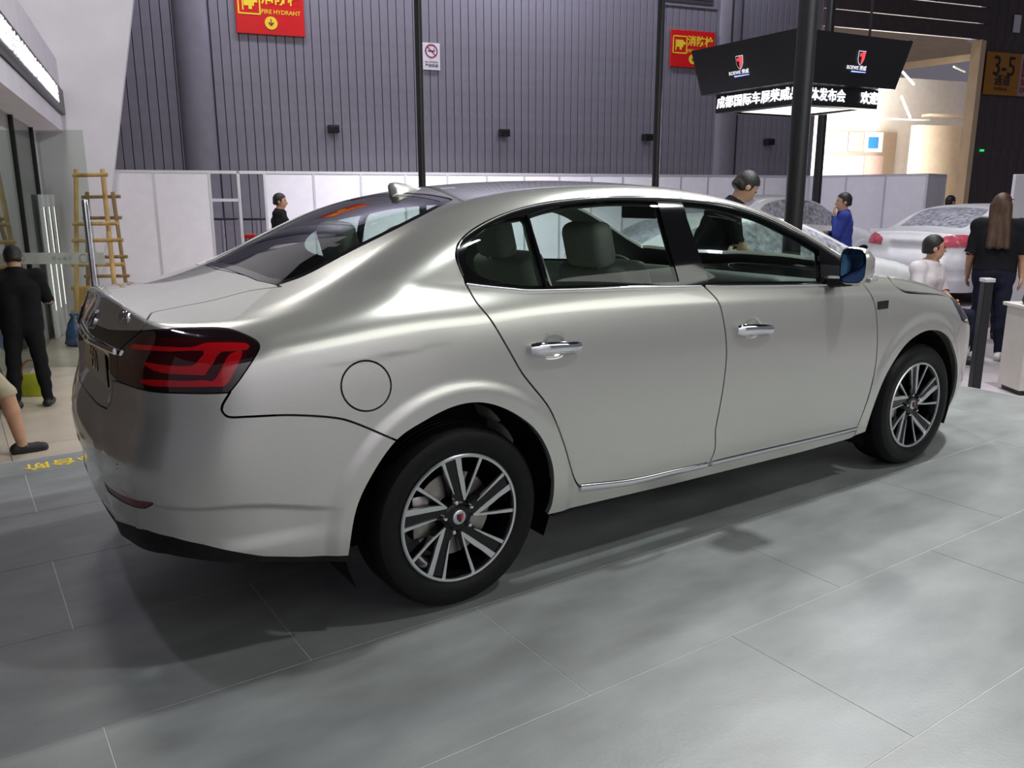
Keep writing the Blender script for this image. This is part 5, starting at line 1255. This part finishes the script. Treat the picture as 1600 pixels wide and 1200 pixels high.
def person(loc, rz, H, label, pose, shirt, trousers, hair=('short', HAIR), shoes=(.02, .02, .022), skin=SKIN, res=.0135, group=None, extra=None):
    """local frame: facing +x, y to the person's left, z up; pose gives joint positions for a 1.72 m figure"""
    k = H/1.72; J = dict(pel=(0, 0, .93), chest=(0, 0, 1.30), neck=(.0, 0, 1.47), head=(.025, 0, 1.60), tilt=0.0, turn=0.0,
                         lsh=(0, .185, 1.405), rsh=(0, -.185, 1.405), lel=(-.02, .235, 1.13), rel=(-.02, -.235, 1.13), lwr=(.04, .25, .89), rwr=(.04, -.25, .89),
                         lhip=(0, .088, .90), rhip=(0, -.088, .90), lkn=(.015, .105, .49), rkn=(.015, -.105, .49), lan=(0, .11, .085), ran=(0, -.11, .085), lfd=(1, .15), rfd=(1, -.15))
    J.update(pose)
    parts = []                                    # (region, sdf, blend)
    def add(reg, fn, kb=.04): parts.append((reg, fn, kb))
    V_ = lambda n: np.array(J[n], float)
    pel, ch, nk, hd = V_('pel'), V_('chest'), V_('neck'), V_('head')
    sl, sr_ = V_('lsh'), V_('rsh')
    lat = (sl-sr_)/np.linalg.norm(sl-sr_)
    for s in (1, -1):
        add('T', lambda P, s=s: cone(P, pel+lat*s*.07+(0, 0, .04), ch+lat*s*.085-(0, 0, .02), .112, .112), .05)
        add('L', lambda P, s=s: cone(P, pel+lat*s*.065, pel+lat*s*.075-(0, 0, .06), .115, .105), .05)
    add('T', lambda P: cone(P, sl, sr_, .062, .062), .06)
    add('T', lambda P: cone(P, ch+(0, 0, .02), nk-(0, 0, .03), .12, .07), .05)
    add('N', lambda P: cone(P, nk-(0, 0, .03), lerp(nk, hd, .75), .056, .052), .03)
    hdir = np.array([math.cos(J['turn'])*math.cos(J['tilt']), math.sin(J['turn'])*math.cos(J['tilt']), -math.sin(J['tilt'])])
    hup = np.array([math.cos(J['turn'])*math.sin(J['tilt']), math.sin(J['turn'])*math.sin(J['tilt']), math.cos(J['tilt'])]); hl = np.cross(hup, hdir)
    HB = np.stack([hdir, hl, hup])
    hp = lambda P: (P-hd)@HB.T
    add('N', lambda P: ell(hp(P), (-.012, 0, .03), (.098, .078, .098)), .02)
    add('N', lambda P: ell(hp(P), (.022, 0, -.035), (.068, .060, .085)), .03)
    add('N', lambda P: cone(hp(P), (.088, 0, .012), (.104, 0, -.025), .008, .014), .012)
    for s in (1, -1): add('N', lambda P, s=s: ell(hp(P), (-.01, s*.080, -.005), (.022, .010, .032)), .006)
    for s, p in ((1, 'l'), (-1, 'r')):
        sh, el_, wr = V_(p+'sh'), V_(p+'el'), V_(p+'wr')
        add('U', lambda P, sh=sh, el_=el_: cone(P, sh, el_, .056, .043), .04)
        add('F', lambda P, el_=el_, wr=wr: cone(P, el_, wr, .043, .029), .02)
        d = (wr-el_)/np.linalg.norm(wr-el_); side = np.cross(d, lat*s); side /= max(np.linalg.norm(side), 1e-6)
        hand_n = J.get(p+'hn'); 
        wdir = np.array(hand_n, float) if hand_n is not None else np.cross(d, (0, s*1., 0)) if abs(d[1]) < .9 else np.array((1., 0, 0))
        wdir /= max(np.linalg.norm(wdir), 1e-6); nrm = np.cross(d, wdir)
        palm = wr+d*.055
        for q in (-.5, .5): add('H', lambda P, q=q, wr=wr, d=d, wdir=wdir: cone(P, wr+wdir*q*.03, wr+d*.085+wdir*q*.045, .019, .016), .015)
        for i, (off, ln_) in enumerate(((-.036, .062), (-.012, .075), (.012, .080), (.036, .070))):
            b0 = wr+d*.085+wdir*off; b1 = b0+d*ln_*.5+nrm*.008; b2 = b1+d*ln_*.42+nrm*.022
            add('H', lambda P, b0=b0, b1=b1: cone(P, b0, b1, .0105, .0098), .004); add('H', lambda P, b1=b1, b2=b2: cone(P, b1, b2, .0098, .0085), .004)
        t0 = wr+d*.03+wdir*.03; t1 = t0+d*.035+wdir*.028+nrm*.012; t2 = t1+d*.035+wdir*.004+nrm*.01
        add('H', lambda P, t0=t0, t1=t1: cone(P, t0, t1, .014, .012), .008); add('H', lambda P, t1=t1, t2=t2: cone(P, t1, t2, .012, .0095), .004)
        hip, kn, an = V_(p+'hip'), V_(p+'kn'), V_(p+'an')
        add('L', lambda P, hip=hip, kn=kn: cone(P, hip, kn, .092, .060), .04)
        add('S', lambda P, kn=kn, an=an: cone(P, kn, lerp(kn, an, .35), .058, .060), .02); add('S', lambda P, kn=kn, an=an: cone(P, lerp(kn, an, .35), an, .060, .038), .02)
        fd = np.array([*J[p+'fd'], 0]); fd = fd/np.linalg.norm(fd)
        add('B'+p, lambda P, an=an, fd=fd: cone(P, an*(1, 1, 0)+(0, 0, .045)-fd*.045, an*(1, 1, 0)+(0, 0, .035)+fd*.15, .042, .034), .02)
    sh_y = 1.2
    def Fp(x, y, z):
        P = np.stack([x, y-sh_y, z], 1); r = None
        for reg, fn, kb in parts:
            d = fn(P); r = d if r is None else smin(r, d, kb)
        return r
    J0 = np.array([v for n, v in J.items() if len(np.shape(v)) == 1 and len(v) == 3 and n not in ('lhn', 'rhn')]); lo, hi = J0.min(0)-.22, J0.max(0)+.24
    V, T = surface_nets(Fp, ((lo[0], hi[0]), hi[1]+sh_y, (-.02, hi[2])), res)
    V = project(Fp, V, 1)
    N = grad(Fp, V); N /= np.maximum(np.linalg.norm(N, axis=1), 1e-6)[:, None]
    def regs(V, sel):
        P = V-(0, sh_y, 0); ds = {}
        for reg, fn, kb in parts:
            d = fn(P); ds[reg] = d if reg not in ds else np.minimum(ds[reg], d)
        a = np.min([ds[r] for r in ds if r in sel], 0); b = np.min([ds[r] for r in ds if r not in sel], 0); return a-b
    root = bpy.data.objects.new('person', vt_mesh('person', (V-(0, sh_y, 0))*k, T, N)); COL.objects.link(root); root.data.materials.append(skin)
    root.location = loc; root.rotation_euler = (0, 0, rz); tag(root, label, 'person', group)
    def shell(nm, sel, m, off, extra_d=None):
        d = regs(V, sel)
        if extra_d is not None: d = np.maximum(d, extra_d(V-(0, sh_y, 0)))
        (Vs, Ts), _ = split(Fp, V, T, d)
        if len(Ts) == 0: return
        Ns = grad(Fp, Vs); Ns /= np.maximum(np.linalg.norm(Ns, axis=1), 1e-6)[:, None]
        P = Vs-(0, sh_y, 0)
        fold = off+.004*np.sin(P[:, 2]*38+3*np.sin(P[:, 0]*21)+2*np.sin(P[:, 1]*17))
        link(nm, vt_mesh(nm, (P+Ns*np.maximum(fold, .004)[:, None])*k, Ts, Ns), m, root)
    sc_, sleeve = shirt; tc_, leg = trousers
    shell('shirt', {'T'}|({'U'} if sleeve == 'short' else {'U', 'F'}), sc_, .014, (lambda P: -P[:, 2]-1) if sleeve != 'none' else None)
    shell('trousers', {'L'}|({'S'} if leg == 'long' else set()), tc_, .010)
    sm_t = mat('shoe', shoes, .5, noise=(20, .15))
    for p in 'lr': shell('shoe', {'B'+p}, sm_t, .006)
    # hair
    d_h = lambda P: np.minimum(ell(hp(P), (-.016, 0, .036), (.106, .088, .106)), ell(hp(P), (-.05, 0, -.01), (.07, .078, .09)))
    def Fh(x, y, z):
        P = np.stack([x, y-sh_y, z], 1); q = hp(P); r = d_h(P)
        face = smax(smax(q[:, 0]-.045+.25*(q[:, 2]-.06), -(q[:, 2]-.075)+0*q[:, 0], .02)*0+(q[:, 0]-.03)-.9*np.maximum(q[:, 2]-.045, 0)*1.6, -(1+0*q[:, 0]), .01)
        r = smax(r, face, .012)
        r = smax(r, -(q[:, 2]+.055), .02)
        if hair[0] == 'long':
            for s in (-.05, 0, .05): r = smin(r, cone(P, hd-hdir*.06+hl*s, np.array([hd[0]-.155, hd[1]+s*1.5, hd[2]-.40]), .055, .035), .03)
        return r
    hb = hd+np.array([0, sh_y, 0]); dn = .55 if hair[0] == 'long' else .2
    Vh, Th = surface_nets(Fh, ((hd[0]-.3, hd[0]+.2), hd[1]+.2+sh_y, (hd[2]-dn, hd[2]+.2)), .010)
    link('hair', vt_mesh('hair', (Vh-(0, sh_y, 0))*k, Th), hair[1], root)
    for s in (1, -1):
        e_ = MB().lathe([(.0005, .006), (.008, .004), (.011, 0), (.008, -.004), (.0005, -.006)], 12).mesh('eye', True)
        o = link('eye', e_, EYE, root); p = (hd+HB.T@np.array([.082, s*.032, .022]))*k; o.location = p
        o.rotation_euler = Matrix((hl, hup, hdir)).transposed().to_euler() if False else Vector(hdir).to_track_quat('Z', 'Y').to_euler()
    e_ = MB().box((0, 0, 0), (.012, .044, .009), bevel=.003).mesh('mouth'); o = link('mouth', e_, LIP, root); o.location = (hd+HB.T@np.array([.086, 0, -.062]))*k; o.rotation_euler = (0, J['tilt'], J['turn'])
    return root, hd*k, HB, k
def cloth(n, c, r=.8): return mat(n, c, r, noise=(14, .12), bump=(60, .15), spec=.12)
BLK, BLK2, GRY, WHT = cloth('black_cotton', (.010, .010, .012)), cloth('black_trouser_cloth', (.012, .012, .014)), cloth('grey_cotton', (.22, .20, .22)), cloth('white_cotton', (.62, .56, .60))
BLU, JEAN, KHA = cloth('royal_blue_cotton', (.035, .05, .25)), cloth('dark_denim', (.016, .018, .035)), cloth('khaki_cotton', (.42, .37, .27))
def spot(px, dep): hd = YAW+math.atan((px-800)/(CF/math.cos(PIT))); d = dep/math.cos(hd-YAW); return CC[0]+d*math.sin(hd), CC[1]+d*math.cos(hd)
HD = lambda deg: math.radians(90-deg)            # compass-like heading (from +y towards +x) -> rotation about z
# man in black on the aisle, back to the camera, looking down at his hands
x, y = on_z(52, 636, Z_HALL)[:2]
person((x, y, Z_HALL), HD(2), 1.60, 'man in black seen from behind on the aisle, head bowed', dict(head=(.06, 0, 1.585), tilt=.45, lel=(.06, .27, 1.14), rel=(.06, -.27, 1.14), lwr=(.27, .16, 1.16), rwr=(.27, -.16, 1.16), lkn=(.01, .125, .49), rkn=(.01, -.125, .49), lan=(0, .15, .085), ran=(-.03, -.15, .085), lfd=(1, .3), rfd=(1, -.3)), (BLK, 'short'), (BLK2, 'long'), skin=SKIN2)
# passer-by in khaki shorts at the left edge
x, y = on_z(4, 712, Z_HALL)[:2]
person((x-.20, y+.02, Z_HALL), HD(80), 1.72, 'person in khaki shorts and black shoes cut by the left edge', dict(rkn=(.27, -.105, .52), ran=(.33, -.11, .085), lkn=(.02, .1, .49), lan=(-.25, .1, .10), lwr=(.12, .25, .9), rwr=(-.1, -.25, .9)), (GRY, 'short'), (KHA, 'shorts'))
# man in black in profile in front of the partition
x, y = spot(436, 13.2)
person((x, y, Z_BOOTH), HD(118), 1.68, 'man in black polo in profile in front of the white partition', dict(tilt=.05), (BLK, 'short'), (BLK2, 'long'))
# man leaning over the far side of the silver car
x, y = spot(1103, 6.75)
person((x, y, 0), HD(118), 1.68, 'dark haired man leaning over behind the silver car roof', dict(chest=(.14, 0, 1.27), neck=(.24, 0, 1.42), head=(.335, 0, 1.53), tilt=.7, lsh=(.15, .185, 1.33), rsh=(.15, -.185, 1.33), lel=(.2, .24, 1.1), rel=(.2, -.24, 1.1), lwr=(.36, .2, .95), rwr=(.36, -.2, .95)), (BLK, 'short'), (BLK2, 'long'), skin=SKIN2)
# man in blue, hand at the chin, facing left
x, y = spot(1322, 11.6)
person((x, y, Z_BOOTH), HD(-40), 1.66, 'man in a royal blue shirt holding his chin, between covered cars', dict(turn=.15, lel=(.10, .22, 1.14), lwr=(.13, .05, 1.40), lhn=(0, 1, 0), rel=(.08, -.22, 1.14), rwr=(.22, .02, 1.16)), (BLU, 'long'), (JEAN, 'long'))
# seated man in a white T-shirt with red glasses
x, y = spot(1455, 8.3)
pr_, hd_, HB_, k_ = person((x, y, Z_BOOTH), HD(180), 1.66, 'seated man in white T-shirt and red glasses behind the bonnet', dict(pel=(0, 0, .50), chest=(.05, 0, .86), neck=(.07, 0, 1.03), head=(.10, 0, 1.165), turn=.75, lsh=(.05, .185, .965), rsh=(.05, -.185, .965), lel=(.10, .25, .70), rel=(.12, -.26, .70), lwr=(.30, .10, .62), rwr=(.30, -.10, .62),
       lhip=(.03, .09, .48), rhip=(.03, -.09, .48), lkn=(.44, .14, .50), rkn=(.44, -.14, .50), lan=(.42, .15, .085), ran=(.42, -.15, .085)), (WHT, 'short'), (JEAN, 'long'))
g = MB()
for s in (1, -1): g.box((.094, s*.033, .02), (.006, .052, .034), bevel=.002); g.box((.04, s*.083, .024), (.11, .005, .008))
g.box((.096, 0, .024), (.006, .02, .007)); go = g.build('spectacles', mat('red_frames', (.5, .06, .10), .3, noise=(30, .1)), pr_); go.location = hd_; go.rotation_euler = (0, 0, .75); go.scale = (k_,)*3
stl = empty('stool', (x, y, Z_BOOTH), 0, 'small black stool under the seated man', 'stool')
MB().box((-.04, 0, .295), (.30, .30, .04), bevel=.01).build('seat', 'black_plastic', stl)
for sx in (-.13, .13):
    for sy in (-.13, .13): MB().tube([(sx-.04, sy, .28), (sx*1.05-.04, sy*1.05, 0)], .014, 8).build('leg', 'pole_black', stl, True)
# woman in black with long hair, sunglasses pushed up
x, y = on_z(1536, 561, Z_BOOTH)[:2]
pw, hd_, HB_, k_ = person((x, y, Z_BOOTH), HD(62), 1.64, 'woman in black with long hair and white sneakers, seen from behind', dict(turn=-.2, lwr=(.10, .24, .90), rwr=(.02, -.25, .90), lkn=(.01, .085, .49), rkn=(.01, -.11, .49), lan=(-.02, .09, .085), ran=(0, -.14, .085)), (BLK, 'short'), (JEAN, 'long'), ('long', HAIRB), shoes=(.62, .6, .6))
g = MB()
for s in (1, -1): g.box((.055, s*.036, .095), (.035, .058, .012), bevel=.004); g.box((-.01, s*.092, .07), (.12, .006, .01))
g.box((.06, 0, .098), (.012, .02, .01)); go = g.build('sunglasses', 'black_gloss', pw); go.location = hd_; go.rotation_euler = (0, 0, -.2); go.scale = (k_,)*3
# man in grey behind her, dark man by the far wall
x, y = spot(1566, 9.55)
person((x, y, Z_BOOTH), HD(55), 1.62, 'man in a grey shirt mostly hidden behind the woman in black', dict(), (GRY, 'short'), (JEAN, 'long'))
x, y = spot(1486, 16.3)
person((x, y, Z_BOOTH), HD(110), 1.62, 'distant man in black behind the covered car roof', dict(), (BLK, 'short'), (BLK2, 'long'))
